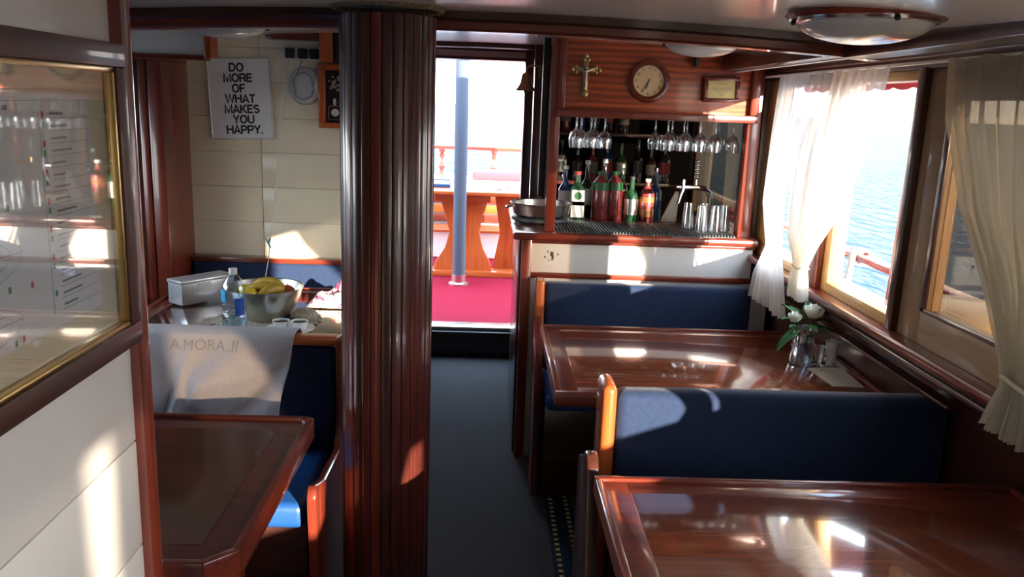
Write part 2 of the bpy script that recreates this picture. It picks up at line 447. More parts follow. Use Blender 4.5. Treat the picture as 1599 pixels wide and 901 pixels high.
for d_ in ((1.7, 1.74, 1.0, 1.74), (3.41, 3.45, 1.0, 1.74), (2.56, 2.60, 1.03, 1.71), (1.74, 3.41, 1.0, 1.03), (1.74, 3.41, 1.71, 1.74)): box('window_frame', (-2.28, -2.21, *d_), 'teak_y', w8)
box('pane', (-2.247, -2.243, 1.74, 3.41, 1.03, 1.71), 'pane', w8, bev=0)
bm = B(); bx(bm, -2.3, 1.4, -4.3, -4.2, 0, 2); struct('wall_front', bm, 'cream_paint')
bm = B(); bx(bm, -2.3, -1.38, 3.95, 4.0, 0, 2); struct('wall_left_end', bm, 'dark_z')
d2 = sroot('door_2', (-1.6, 3.6, 0))
box('door_leaf', (-2.2, -1.44, 3.62, 3.66, 0, 1.71), 'dark_z', d2)
box('door_jamb', (-1.415, -1.355, 3.57, 3.95, 0, 1.72), 'mahogany_z', d2, bev=.006)
box('door_jamb', (-1.46, -1.425, 3.585, 3.64, 0, 1.72), 'mahogany_z', d2, bev=.006)
box('door_head', (-2.2, -1.355, 3.58, 3.95, 1.72, 1.745), 'mahogany_x', d2, bev=.004)
box('door_head_panel', (-2.2, -1.355, 3.60, 3.95, 1.745, 1.86), 'cream_paint', d2)
# overhead coaming at upper left
t5 = sroot('trim_8', (-1.3, 3.0, 1.72))
box('soffit_panel', (-2.1, -.985, 3.0, 3.05, 1.722, 1.80), 'white', t5)
box('soffit_end', (-.985, -.958, 2.985, 3.06, 1.712, 1.80), 'orange_z', t5, bev=.006)
box('soffit_moulding', (-2.1, -.985, 2.985, 3.06, 1.705, 1.722), 'mahogany_x', t5, bev=.004)
t6 = sroot('trim_9', (-.72, 3.8, 1.75))
box('corner_post', (-.745, -.69, 3.76, 3.868, 1.745, 1.872), 'orange_z', t6)
box('top_rail', (-.985, -.745, 3.80, 3.868, 1.835, 1.872), 'mahogany_x', t6)
box('corner_box', (-.69, -.53, 3.78, 3.868, 1.745, 1.872), 'black', t6)

# near-left partition with boards, end post
pw = sroot('wall_partition', (-.58, .5, 0))
zs = [0, .16, .335, .51, .684, .856, 1.041, 1.215, 1.39, 1.56, 1.74, 1.80]
for a, b in zip(zs[:-1], zs[1:]):
    box('wall_board', (-.60, -.56, -3.9, 1.288, a + .001, b - .001), 'white_paint', pw, bev=.0025)
bm = B(); bx(bm, -.612, -.538, 1.288, 1.318, 0, 1.81, .011, 3); obj('end_post', bm, 'mahogany_z', pw)

# ================================================================ COLUMN
cx, cy, cr_ = -.262, 2.19, .121
col = thing('mast_column', 'thick dark mahogany column clad in vertical staves in the middle of the saloon', 'column', (cx, cy, 0))
NS = 28
for i in range(NS):
    a = 2 * PI * (i + .5) / NS; w = 2 * cr_ * math.sin(PI / NS) * .94
    bm = B(); r = cr_ + random.uniform(-.002, .002)
    bx(bm, -w / 2, w / 2, -.014, 0, 0, 1.80, .0035, 2, Matrix.Translation((cx, cy, 0)) @ Matrix.Rotation(a + PI / 2, 4, 'Z') @ Matrix.Translation((0, -r + .014, 0)))
    obj('stave', bm, ['column_z', 'column_z', 'dark_z', 'column_z', 'mahogany_z'][(i * 3 + i // 5) % 5], col)
bm = B(); lathe(bm, [(.0, 0), (cr_ - .012, 0), (cr_ - .012, 1.8), (0, 1.8)], 24, cx, cy); obj('core', bm, 'dark_z', col)
rp = thing('rope_coil', 'brown twisted rope wound around the top of the mast column', 'rope', (cx, cy, 1.79))
for k in range(1, 2):
    bm = B()
    for s in range(2):
        pts = []
        for i in range(97):
            a = 2 * PI * i / 96; b = a * 26 + s * PI
            rr = cr_ + .013 + .005 * math.cos(b)
            pts.append((cx + rr * math.cos(a), cy + rr * math.sin(a), 1.822 + .005 * math.sin(b)))
        tube(bm, pts, .0065, 6, caps=False)
    obj('rope_turn', bm, 'rope', rp)

# ================================================================ TABLES
def table(label, x0, x1, y0, y1, z, top, rimmat, legs, leg='mahogany_z', cham=0, rimh=.010, group=None):
    t = thing('saloon_table', label, 'table', ((x0 + x1) / 2, (y0 + y1) / 2, 0))
    zt = z - .008
    bm = B(); bx(bm, x0 + .075, x1 - .02, y0 + .075, y1 - .075, zt - .03, zt, .001); obj('top_panel', bm, top, t)
    def poly(i):  # outline inset by i, chamfered near-aisle corner
        c = cham
        sgn = 1
        P = [(x0 + i, y0 + i), (x1 - i, y0 + i), (x1 - i, y1 - i), (x0 + i, y1 - i)]
        return P
    bm = B()
    bx(bm, x0 + .018, x0 + .075, y0 + .018, y1 - .018, zt - .032, zt - .0004, .001); bx(bm, x0 + .075, x1 - .001, y0 + .018, y0 + .075, zt - .032, zt - .0004, .001)
    bx(bm, x0 + .075, x1 - .001, y1 - .075, y1 - .018, zt - .032, zt - .0004, .001)
    obj('top_border', bm, rimmat[:-1] + 'x', t)
    for (d, m) in (((x0, x0 + .02, y0 + .02, y1 - .02, z - .048, z), 'y'), ((x1 - .02, x1, y0 + .02, y1 - .02, z - .048, z), 'y'),
                   ((x0, x1, y0, y0 + .02, z - .048, z), 'x'), ((x0, x1, y1 - .02, y1, z - .048, z), 'x')):
        bm = B(); bx(bm, *d, .005, 2); obj('edge_trim', bm, rimmat[:-1] + m, t)
    for (lx, ly) in legs:
        bm = B(); bx(bm, lx - .03, lx + .03, ly - .03, ly + .03, 0, z - .038, .006); obj('leg', bm, leg, t)
        bm = B(); bx(bm, lx - .04, lx + .04, ly - .22, ly + .22, .0, .05, .008); obj('foot', bm, 'dark_y', t)
    return t
table('long varnished mahogany table nearest the camera at lower right', .272, 1.283, .95, 1.822, .75, 'table_gloss', 'mahogany_x', [(.62, 1.38), (1.1, 1.38)])
table('varnished table with flowers and menu in front of the bar', .225, 1.283, 2.392, 3.19, .75, 'table_gloss', 'mahogany_x', [(.55, 2.8), (1.05, 2.8)])
# left near table has a clipped corner, built on its own outline
tl = thing('saloon_table', 'dark glossy table with clipped corner beside the near-left partition', 'table', (-1, 1.78, 0))
X0, X1, Y0, Y1, ZT = -1.62, -.448, 1.40, 2.15, .75
def outl(i):
    c = .055
    return [(X0 + i, Y0 + i), (X1 - c - i * .4, Y0 + i), (X1 - i, Y0 + c + i * .4), (X1 - i, Y1 - .02 - i), (X1 - .02 - i, Y1 - i), (X0 + i, Y1 - i)]
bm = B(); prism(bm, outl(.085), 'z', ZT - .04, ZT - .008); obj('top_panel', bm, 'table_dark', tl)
o1, o2 = outl(.0205), outl(.084); n = len(o1)
bm = B()
for i in range(n): prism(bm, [o1[i], o1[(i + 1) % n], o2[(i + 1) % n], o2[i]], 'z', ZT - .04, ZT - .0085)
obj('top_border', bm, 'column_x', tl)  # border darkened to column wood to carry the shade
o1, o2 = outl(0), outl(.02)
for i in range(n):
    bm = B(); prism(bm, [o1[i], o1[(i + 1) % n], o2[(i + 1) % n], o2[i]], 'z', ZT - .055, ZT, .003)
    obj('edge_trim', bm, 'mahogany_y' if i in (1, 2, 3, 5) else 'column_x', tl)  # rim shade put into colour: darker column wood, sunlit sides left lighter
for ly in (1.62, 1.98):
    box('leg', (-.67, -.61, ly - .03, ly + .03, 0, ZT - .04), 'orange_z', tl, bev=.006)
    box('leg', (-1.47, -1.41, ly - .03, ly + .03, 0, ZT - .04), 'orange_z', tl, bev=.006)
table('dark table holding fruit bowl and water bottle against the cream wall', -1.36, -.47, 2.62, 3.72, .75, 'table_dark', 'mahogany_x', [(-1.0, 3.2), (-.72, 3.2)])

# ================================================================ BENCHES
def cushion(name, dims, mat, parent, r=.025, puff=.006, ax=1):
    x0, x1, y0, y1, z0, z1 = dims
    bm = B(); bx(bm, *dims, bev=r, seg=4)
    return obj(name, bm, mat, parent, smooth=60)
# right bench 3 (back near table 3)
b3 = thing('bench', 'navy-backed bench with orange rounded end post between the two right tables', 'bench', (.8, 1.95, 0))
cushion('backrest', (.362, 1.272, 2.085, 2.165, .46, .862), 'blue_fabric', b3, .03)
cushion('seat_cushion', (.36, 1.275, 1.72, 2.08, .40, .47), 'blue_vinyl', b3, .02)
bm = B(); bx(bm, .318, .358, 2.055, 2.18, 0, .888, .018, 4); obj('end_post', bm, 'orange_z', b3)
box('back_panel', (.36, 1.275, 2.166, 2.185, 0, .80), 'dark_x', b3)
bm = B(); prism(bm, [(2.054, 0), (2.054, .70), (1.99, .725), (1.93, .765), (1.895, .768), (1.868, .74), (1.86, .69), (1.80, .48), (1.76, 0)], 'x', .262, .292, .006); obj('arm_panel', bm, 'dark_z', b3)
box('seat_base', (.36, 1.275, 1.78, 2.05, 0, .40), 'dark_x', b3)
# right bench 2 (against the bar)
b2 = thing('bench', 'navy upholstered bench built against the front of the bar', 'bench', (.7, 3.4, 0))
cushion('backrest', (.262, 1.16, 3.475, 3.555, .46, .853), 'blue_fabric', b2, .022)
cushion('seat_cushion', (.26, 1.27, 3.14, 3.47, .40, .47), 'blue_vinyl', b2, .02)
bm = B(); bx(bm, .222, .258, 3.45, 3.56, 0, .868, .010, 3); obj('end_post', bm, 'orange_z', b2)
bm = B(); prism(bm, [(3.45, 0), (3.45, .72), (3.36, .66), (3.25, .62), (3.22, .58), (3.21, 0)], 'x', .215, .245, .008); obj('arm_panel', bm, 'mahogany_z', b2)
box('back_rail', (.26, 1.20, 3.45, 3.475, .655, .672), 'orange_x', b2)
box('seat_base', (.26, 1.27, 3.2, 3.45, 0, .40), 'dark_x', b2)
# left bench with towel
b1 = thing('bench', 'blue left bench with towel over its wooden-framed backrest', 'bench', (-.9, 2.4, 0))
cushion('backrest', (-1.45, -.455, 2.475, 2.535, .47, .850), 'blue_fabric', b1, .02)
cushion('seat_cushion', (-1.45, -.470, 2.08, 2.465, .445, .52), 'blue_vinyl', b1, .022)
box('top_rail', (-1.47, -.45, 2.468, 2.548, .851, .872), 'orange_x', b1, bev=.006)
bm = B(); prism(bm, [(2.545, 0), (2.545, .875), (2.46, .875), (2.452, .60), (2.40, .545), (2.16, .56), (2.04, .60), (2.02, .57), (2.04, .3), (2.06, 0)], 'x', -.450, -.424, .008); obj('end_panel', bm, 'mahogany_z', b1)
box('seat_base', (-1.45, -.476, 2.14, 2.47, 0, .44), 'dark_x', b1)
box('back_board', (-1.45, -.476, 2.537, 2.548, .3, .85), 'dark_x', b1)
# back-left bench
b4 = thing('bench', 'blue bench backrest under the cream board wall', 'bench', (-.9, 3.8, 0))
cushion('backrest', (-1.345, -.535, 3.80, 3.866, .46, .838), 'blue_fabric', b4, .015)
cushion('seat_cushion', (-1.345, -.535, 3.73, 3.80, .40, .47), 'blue_vinyl', b4, .02)
box('top_rail', (-1.35, -.532, 3.80, 3.867, .839, .862), 'mahogany_x', b4, bev=.005)
box('seat_base', (-1.345, -.535, 3.735, 3.866, 0, .40), 'dark_x', b4)

# towel over the bench
def cloth(name, label, cat, mat, f, nu, nv, thick=.003):
    bm = B(); V = [[bm.verts.new(f(u / nu, v / nv)) for u in range(nu + 1)] for v in range(nv + 1)]
    for v in range(nv):
        for u in range(nu): bm.faces.new((V[v][u], V[v][u + 1], V[v + 1][u + 1], V[v + 1][u]))
    o = obj(name, bm, mat, smooth=80)
    if label: tag(o, label, cat)
    m = o.modifiers.new('s', 'SOLIDIFY'); m.thickness = thick; m.offset = 0
    return o
def towel(u, v):
    # v: back hem -> over the rail -> front hem
    L = -.05 + v * .40
    skew = .03 * math.sin(u * 3)
    x = -1.20 + u * .625
    rt = 1 / (1 + math.exp(-16 * (u - .5)))
    fold = rt * (.032 * math.sin(13 * (u + .75 * v)) + .008 * math.sin(31 * (u + .7 * v) + 1)) + (1 - rt) * (.026 * math.sin(19 * (u - .35 * v)) + .009 * math.sin(43 * (u - .2 * v)))
    fold += .026 * math.exp(-((u - .5 + .12 * (v - .5)) / .035) ** 2)
    s = v * .50 - .10
    if s < -.02: y = 2.556 + abs(fold) * .5; z = .875 + (s + .02) * 1.0
    elif s < .08:
        a = (s + .02) / .10 * PI; y = 2.506 + .05 * math.cos(a); z = .878 + .012 * math.sin(a)
    else:
        d = s - .08; k = min(1, d / .12); y = 2.452 - k * (.008 + .038 + fold) - .02 * d; z = .873 - d
        x = x + .05 * d * math.sin(u * 6) - .22 * d * (u - .5) * -.25
        x -= .16 * d * u
    return (x, y, z)
cloth('towel', 'pale beach towel with faint lettering draped over the left bench back', 'towel', 'towel', towel, 90, 40)
bm = text_bm('A.MORA..II', .044, faceY(-.84, 0, .852, 0, 1.0), 0)
bmesh.ops.subdivide_edges(bm, edges=bm.edges[:], cuts=2, use_grid_fill=True)
for v_q in bm.verts:
    vv = (.08 + .873 - v_q.co.z + .10) / .5
    uu = (v_q.co.x + 1.20) / .625
    for _k in range(4): uu += (v_q.co.x - towel(uu, vv)[0]) / .625
    v_q.co.y = towel(uu, vv)[1] - .0032
tw = bpy.data.objects['towel']
obj('lettering', bm, 'faded_ink', tw)

# ================================================================ BAR
bar = thing('bar', 'mahogany bar with cream panel, hood board and open serving hatch', 'bar', (.66, 3.75, 0))
bm = B(); bx(bm, .118, 1.195, 3.565, 4.06, 1.022, 1.055, .012, 3); bx(bm, .118, .34, 4.05, 4.5, 1.022, 1.055, .01, 3); obj('counter_top', bm, 'mahogany_x', bar)
box('post', (.160, .202, 3.59, 3.66, 0, 1.022), 'mahogany_z', bar)
box('side_panel', (.150, .172, 3.66, 4.5, 0, 1.022), 'dark_y', bar)
box('front_panel', (.202, 1.185, 3.612, 3.64, .875, 1.005), 'white_paint', bar, bev=.001)
box('front_rail', (.202, 1.19, 3.60, 3.64, 1.005, 1.022), 'mahogany_x', bar)
box('front_rail', (.202, 1.19, 3.595, 3.64, .852, .875), 'mahogany_x', bar)
box('lower_panel', (.202, 1.27, 3.612, 3.64, 0, .852), 'white_paint', bar, bev=.001)
box('post', (.258, .302, 3.625, 3.69, 1.055, 1.90), 'mahogany_z', bar, bev=.004)
box('post', (1.112, 1.170, 3.625, 3.69, 1.055, 1.86), 'mahogany_z', bar, bev=.004)
box('side_trim', (.225, .256, 3.70, 3.74, 1.20, 1.90), 'black', bar, bev=.004)
box('hood_board', (.302, 1.112, 3.63, 3.66, 1.575, 1.90), 'veneer', bar, bev=.001)
box('hood_frame', (.285, 1.150, 3.60, 3.645, 1.552, 1.585), 'mahogany_x', bar, bev=.006)
box('hood_frame', (1.112, 1.150, 3.60, 3.645, 1.585, 1.86), 'mahogany_z', bar, bev=.006)
box('hood_frame', (.285, .318, 3.615, 3.645, 1.585, 1.90), 'mahogany_z', bar, bev=.004)
for dy in (0, .115, .23):
    pass
for x in (.365, .433, .497, .56, .72, .81, .90, .985, 1.065): box('rack_slat', (x - .006, x + .006, 3.66, 3.98, 1.560, 1.572), 'dark_y', bar, bev=.002)
# decorative cut-out on the cream panel
bm = B()
for (dx, dz, s) in ((0, .006, .010), (.004, -.008, .007), (-.03, -.008, .0045), (.026, .005, .004), (-.018, .016, .004), (-.012, -.022, .0035), (.003, -.018, .005)):
    bx(bm, .293 + dx - s * .7, .293 + dx + s * .7, 3.6105, 3.6125, .952 + dz - s, .952 + dz + s, s * .45, 3)
obj('emblem', bm, 'dirt', bar)
# back of the bar
box_back = thing('back_shelf', 'dark wooden bottle shelf behind the bar hatch', 'shelf', (.72, 4.7, 0))
box('shelf_back', (.36, 1.18, 4.88, 4.90, 0, 1.86), 'matte_black', box_back)  # black sheet put in to keep the view behind the hatch dark
for z in (.86, 1.17, 1.44): box('shelf_board', (.36, 1.12, 4.66, 4.88, z, z + .02), 'dark_x', box_back)
box('shelf_side', (.34, .36, 4.64, 4.90, 0, 1.86), 'dark_z', box_back)
wk = thing('work_counter', 'steel worktop behind the bar hatch carrying the front row of bottles', 'counter', (.75, 4.2, 0))
box('worktop', (.345, 1.19, 4.061, 4.40, 1.02, 1.05), 'dark_x', wk)
box('cabinet', (.36, 1.19, 4.10, 4.38, 0, 1.02), 'dark_z', wk)

mat = thing('bar_mat', 'black ribbed rubber drip mat along the bar counter', 'mat', (.7, 3.75, 1.055))
box('base', (.262 + .045, 1.10, 3.60, 3.93, 1.0555, 1.058), 'rubber', mat, bev=.001)
bm = B()
for i in range(58):
    x = .312 + i * .01365; bx(bm, x, x + .0065, 3.601, 3.929, 1.058, 1.066, .0015, 1)
obj('rib', bm, 'rubber', mat, kind='stuff')

# clock
ck = thing('wall_clock', 'round wooden wall clock with tan face on the bar hood', 'clock', (.670, 3.63, 1.713))
RY = Matrix.Translation((.670, 3.629, 1.713)) @ Matrix.Rotation(PI / 2, 4, 'X')
bm = B(); lathe(bm, [(.064, .0), (.088, 0), (.090, .012), (.084, .026), (.074, .030), (.068, .024), (.066, .010), (.064, .008)], 48, mat=RY); obj('clock_case', bm, 'mahogany_x', ck)
bm = B(); lathe(bm, [(0, .002), (.066, .002), (.066, .008), (0, .008)], 48, mat=RY); obj('clock_face', bm, 'clock_face', ck)
bm = B()
for h in range(1, 13):
    a = PI / 2 - h * PI / 6; x = .670 + .053 * math.cos(a); z = 1.713 + .053 * math.sin(a)
    t = text_bm(str(h), .017, faceY(x, 3.6203, z), .0003); merge(bm, t)
obj('numerals', bm, 'ink', ck)
for nm, ang, L, w in (('hour_hand', 197, .034, .0035), ('minute_hand', 213, .052, .0022)):
    a = math.radians(ang); bm = B()
    bx(bm, -w / 2, w / 2, -.0006, .0006, -.010, L, 0, 1, Matrix.Translation((.670, 3.6185 - (.001 if nm[0] == 'm' else 0), 1.713)) @ Matrix.Rotation(a, 4, 'Y'))
    obj(nm, bm, 'black', ck)
# crucifix
cf = thing('crucifix', 'small bronze crucifix with trefoil ends hanging on the bar hood', 'crucifix', (.403, 3.63, 1.66))
bm = B(); cxx, czz = .400, 1.750
bx(bm, cxx - .011, cxx + .011, 3.614, 3.626, 1.655, 1.785, .003); bx(bm, cxx - .040, cxx + .040, 3.614, 3.626, czz - .009, czz + .009, .003)
for (dx, dz) in ((0, .046), (-.047, 0), (.047, 0)):
    for k in range(3):
        a = k * 2 * PI / 3 + (PI / 2 if dx == 0 else (PI if dx < 0 else 0))
        sphere(bm, (cxx + dx + .010 * math.cos(a), 3.62, czz + dz + .010 * math.sin(a)), .0105, sy=.55, u=12, v=8)
sphere(bm, (cxx, 3.618, 1.650), .017, sy=.6, u=14, v=8)
obj('cross', bm, 'old_brass', cf)
bm = B()
tube(bm, [(cxx - .036, 3.611, czz + .006), (cxx - .016, 3.610, czz - .003), (cxx, 3.609, czz - .008), (cxx + .016, 3.610, czz - .003), (cxx + .036, 3.611, czz + .006)], .003, 6, rr=[.002, .003, .005, .003, .002])
tube(bm, [(cxx, 3.609, czz - .004), (cxx + .001, 3.608, czz - .028), (cxx - .001, 3.608, czz - .045), (cxx + .002, 3.607, czz - .062), (cxx, 3.609, czz - .082)], .005, 8, rr=[.0065, .0055, .006, .0045, .0025])
sphere(bm, (cxx + .002, 3.607, czz + .006), .0055, u=10, v=8)
obj('figure', bm, 'steel', cf)
# plaque
pq = thing('plaque', 'small framed yellow certificate at the right of the bar hood', 'plaque', (.98, 3.63, 1.64))
pm = Matrix.Translation((.981, 3.612, 1.689)) @ Matrix.Rotation(math.radians(-1), 4, 'Y')
for d in ((-.077, .077, -.012, .016, .036, .052), (-.077, .077, -.012, .016, -.052, -.036), (-.077, -.058, -.012, .016, -.036, .036), (.058, .077, -.012, .016, -.036, .036)):
    bm = B(); bx(bm, *d, .004, 2, pm); obj('frame', bm, 'mahogany_x', pq)
bm = B(); bx(bm, -.058, .058, -.004, .012, -.036, .036, 0, 1, pm); obj('certificate', bm, 'plaque_paper', pq)
bm = B()
for i, (w, z) in enumerate(((.022, .022), (.044, .006), (.040, -.001), (.030, -.008), (.014, -.018), (.008, -.025))): bx(bm, -w, w, -.0046, -.0042, z - .0008, z + .0008, 0, 1, pm)
obj('text_line', bm, 'ink_grey', pq)
hk = tag(box('hook', (.848, .862, 3.55, 3.62, 1.778, 1.835), 'dark_metal', bev=.003), 'small dark bracket on the bar hood beneath the ceiling lamp', 'bracket')

# hanging wine glasses
def wineglass():
    t = thing('wine_glass', '', 'glass', (0, 0, 0), 'wine glasses hanging upside down in the bar rack')
    bm = B(); lathe(bm, [(.0, 0), (.034, .001), (.034, .003), (.006, .006), (.0035, .012), (.0035, .055), (.006, .062)], 20)
    # inverted: foot on top at z 0, bowl downwards
    for v in bm.verts: v.co.z = -v.co.z
    obj('stem', bm, 'glass', t, local=True)
    bm = B(); lathe(bm, [(.004, -.058), (.014, -.066), (.026, -.080), (.032, -.098), (.032, -.115), (.028, -.138), (.0265, -.138), (.030, -.115), (.030, -.098), (.024, -.082), (.012, -.069), (0, -.066)], 24)
    obj('bowl', bm, 'glass', t, local=True)
    return t
proto = wineglass()
L1 = [(.385, 3.72), (.415, 3.80), (.452, 3.74), (.480, 3.84), (.512, 3.735), (.405, 3.93)]
L2 = [(.735, 3.80), (.775, 3.72), (.815, 3.82), (.848, 3.73), (.885, 3.83), (.918, 3.725), (.955, 3.85), (.990, 3.73), (1.030, 3.83), (1.068, 3.725)]
names1 = ['leftmost front wine glass in the left hanging cluster', 'wine glass just behind the leftmost one of the left cluster', 'middle front wine glass of the left hanging cluster', 'wine glass behind the rightmost pair of the left cluster', 'rightmost front wine glass of the left hanging cluster', 'rearmost wine glass of the left hanging cluster']
names2 = ['leftmost wine glass of the long right hanging row, set back', 'first front wine glass from the left in the right hanging row', 'rear wine glass between the first and second front ones of the right row', 'second front wine glass from the left in the right hanging row', 'rear wine glass between the second and third front ones of the right row', 'third front wine glass from the left in the right hanging row', 'rear wine glass between the third and fourth front ones of the right row', 'fourth front wine glass from the left in the right hanging row', 'rear wine glass beside the rightmost one of the right row', 'rightmost front wine glass beside the right bar post']
L2 = [(x + .015, y) for x, y in L2]
for i, ((x, y), lb) in enumerate(zip(L1 + L2, names1 + names2)):
    o = proto if i == 0 else dup(proto)
    o.location = (x, y, 1.557); o['label'] = lb
# tumblers
def tumbler():
    t = tag(obj('tumbler', (lambda b: (lathe(b, [(0, 0), (.026, 0), (.0285, .004), (.022, .100), (.020, .118), (0, .118), (0, .108), (.019, .108), (.021, .09), (.026, .003)], 24), b)[1])(B()), 'glass', local=True), '', 'glass', 'upturned tumblers on the bar mat')
    return t
tp = tumbler()
for i, (x, y, lb) in enumerate([(.930, 3.80, 'leftmost upturned tumbler behind the others on the bar mat'), (.968, 3.70, 'second upturned tumbler from the left at the front of the bar mat'), (1.005, 3.80, 'upturned tumbler behind the gap of the front pair on the mat'), (1.030, 3.70, 'third upturned tumbler near the front edge of the bar mat'), (1.078, 3.73, 'rightmost upturned tumbler beside the right bar post')]):
    o = tp if i == 0 else dup(tp)
    o.location = (x, y, 1.0665); o['label'] = lb
# beer tap
bt = thing('beer_tap', 'chrome beer tap with arched pipe behind the tumblers', 'tap', (1.04, 3.89, 1.066))
bm = B(); lathe(bm, [(0, 1.066), (.04, 1.066), (.04, 1.072), (.022, 1.08), (.018, 1.09)], 20, 1.045, 3.88)
tube(bm, [(1.045, 3.88, 1.07), (1.045, 3.88, 1.20), (1.035, 3.875, 1.228), (1.01, 3.865, 1.245), (.97, 3.855, 1.250), (.90, 3.84, 1.250)], .013, 14); obj('pipe', bm, 'chrome', bt)
bm = B(); tube(bm, [(.905, 3.84, 1.285), (.903, 3.838, 1.24), (.895, 3.835, 1.215), (.885, 3.83, 1.175)], .008, 10, rr=[.007, .012, .009, .006]); tube(bm, [(.90, 3.84, 1.25), (.875, 3.84, 1.25)], .009, 10); obj('spout', bm, 'chrome', bt)
bm = B(); tube(bm, [(.967, 3.855, 1.255), (.967, 3.855, 1.285)], .006, 10)
obj('handle_base', bm, 'brass', bt)
bm = B()
for k in range(5): sphere(bm, (.967, 3.855, 1.296 + k * .018), .0095, sz=1.1, u=12, v=8)
obj('handle', bm, 'chrome', bt)
# bottles
def bottle(x, y, z, h, r, mat, cap, labels, name, lab, square=False, neck=.3, group=None):
    t = thing(name, lab, 'bottle', (x, y, z), group)
    prof = [(0, 0), (r * .92, 0), (r, .006), (r, h * (.92 - neck)), (r * .8, h * (.98 - neck)), (r * .35, h * (1.08 - neck)), (r * .3, h * .95), (r * .36, h * .955), (r * .36, h * .97), (0, h * .97)]
    bm = B(); lathe(bm, prof, 20 if not square else 4, mat=Matrix.Rotation(PI / 4 if square else 0, 4, 'Z') @ Matrix.Diagonal((1.25 if square else 1, 1.25 if square else 1, 1, 1)))
    obj('body', bm, mat, t, local=True, smooth=30)
    bm = B(); lathe(bm, [(0, h * .93), (r * .40, h * .93), (r * .40, h), (0, h)], 14); obj('cap', bm, cap, t, local=True)
    for (z0, z1, m) in labels:
        bm = B()
        if square: bx(bm, -r * .80, r * .80, -r * .895, r * .895, h * z0, h * z1)
        else: lathe(bm, [(r * 1.01, h * z0), (r * 1.01, h * z1)], 20)
        obj('bottle_label', bm, m, t, local=True)
    return t
hb = bottle(.447, 4.12, 1.05, .235, .040, 'bottle_green', 'label_red', [(.05, .62, 'label_white'), (.30, .38, 'label_red')], 'herb_liqueur_bottle', 'square dark bottle with white label, green badge and red stripe', True)
bm = B(); lathe(bm, [(0, 0), (.019, 0), (.019, .001), (0, .001)], 24, mat=Matrix.Translation((0, -.0365, .235 * .5)) @ Matrix.Rotation(PI / 2, 4, 'X')); obj('badge', bm, 'green_plastic', hb, local=True)
bottle(.560, 4.11, 1.05, .24, .042, 'juice_red', 'green_plastic', [(.62, .78, 'green_plastic')], 'juice_bottle', 'red juice bottle with green top, left of the matching pair', neck=.18)
bottle(.632, 4.13, 1.05, .24, .042, 'juice_red', 'green_plastic', [(.62, .78, 'green_plastic')], 'juice_bottle', 'red juice bottle with green top, right of the matching pair', neck=.18)
bottle(.715, 4.11, 1.05, .22, .036, 'bottle_green', 'black', [(.15, .5, 'steel')], 'spirit_bottle', 'dark green bottle with grey label right of the juice bottles', neck=.36)
bottle(.795, 4.12, 1.05, .21, .036, 'juice_red', 'label_white', [(.12, .3, 'label_orange'), (.45, .58, 'label_orange')], 'syrup_bottle', 'red and orange patterned bottle behind the bar mat', neck=.25)
bottle(.85, 4.20, 1.05, .26, .034, 'bottle_blue', 'chrome', [], 'spirit_bottle', 'slim blue bottle beside the patterned syrup bottle', neck=.4)
bottle(.51, 4.27, 1.05, .28, .034, 'bottle_dark', 'label_white', [(.2, .5, 'label_white')], 'spirit_bottle', 'tall dark bottle with white cap rising behind the juice bottles', neck=.4)
bottle(.60, 4.28, 1.05, .29, .035, 'plastic_clear', 'label_white', [(.2, .45, 'label_white')], 'spirit_bottle', 'clear bottle with white cap behind the right juice bottle', neck=.4)
bottle(.69, 4.27, 1.05, .27, .034, 'plastic_clear', 'steel', [(.2, .5, 'label_orange')], 'spirit_bottle', 'clear bottle with orange label behind the dark green one', neck=.4)
bottle(.40, 4.28, 1.05, .25, .034, 'bottle_blue', 'label_white', [(.2, .5, 'label_white')], 'spirit_bottle', 'blue bottle at the left behind the square liqueur bottle', neck=.4)
k = 0
cols = ['bottle_dark', 'plastic_clear', 'juice_red', 'bottle_blue', 'bottle_green', 'plastic_clear']
for z in (1.19, 1.46):
    for i in range(8):
        x = .42 + i * .085 + random.uniform(-.008, .008)
        if z > 1.4 and i > 4: continue
        ordn = ['first', 'second', 'third', 'fourth', 'fifth', 'sixth', 'seventh', 'eighth'][i]
        bottle(x, 4.76 + random.uniform(-.02, .02), z, random.uniform(.19, .235) if z < 1.4 else random.uniform(.22, .30), random.uniform(.028, .034), cols[k % 6], ['label_dim', 'bottle_dark', 'black'][k % 3], [(.2, .5, ['label_dim', 'bottle_dark', 'label_dim', 'label_red'][k % 4])], 'shelf_bottle',
               '%s bottle from the left on the %s shelf behind the bar' % (ordn, 'middle' if z < 1.4 else 'top'), neck=.38, group='bottles on the dark back shelf'); k += 1
nap = thing('napkin', 'cream pointed folded napkin standing behind the bar mat', 'napkin', (.90, 4.12, 1.05))
bm = B(); prism(bm, [(-.03, 0), (.045, 0), (.05, .10), (.048, .155), (.035, .15), (.0, .07)], 'y', -.02, .02, .006); obj('cloth', bm, 'warm_white', nap, local=True)
tag(box('paper_note', (.80, .85, 4.62, 4.63, 1.66, 1.72), 'paper', bev=0), 'small bright paper note hanging high behind the bar', 'note')
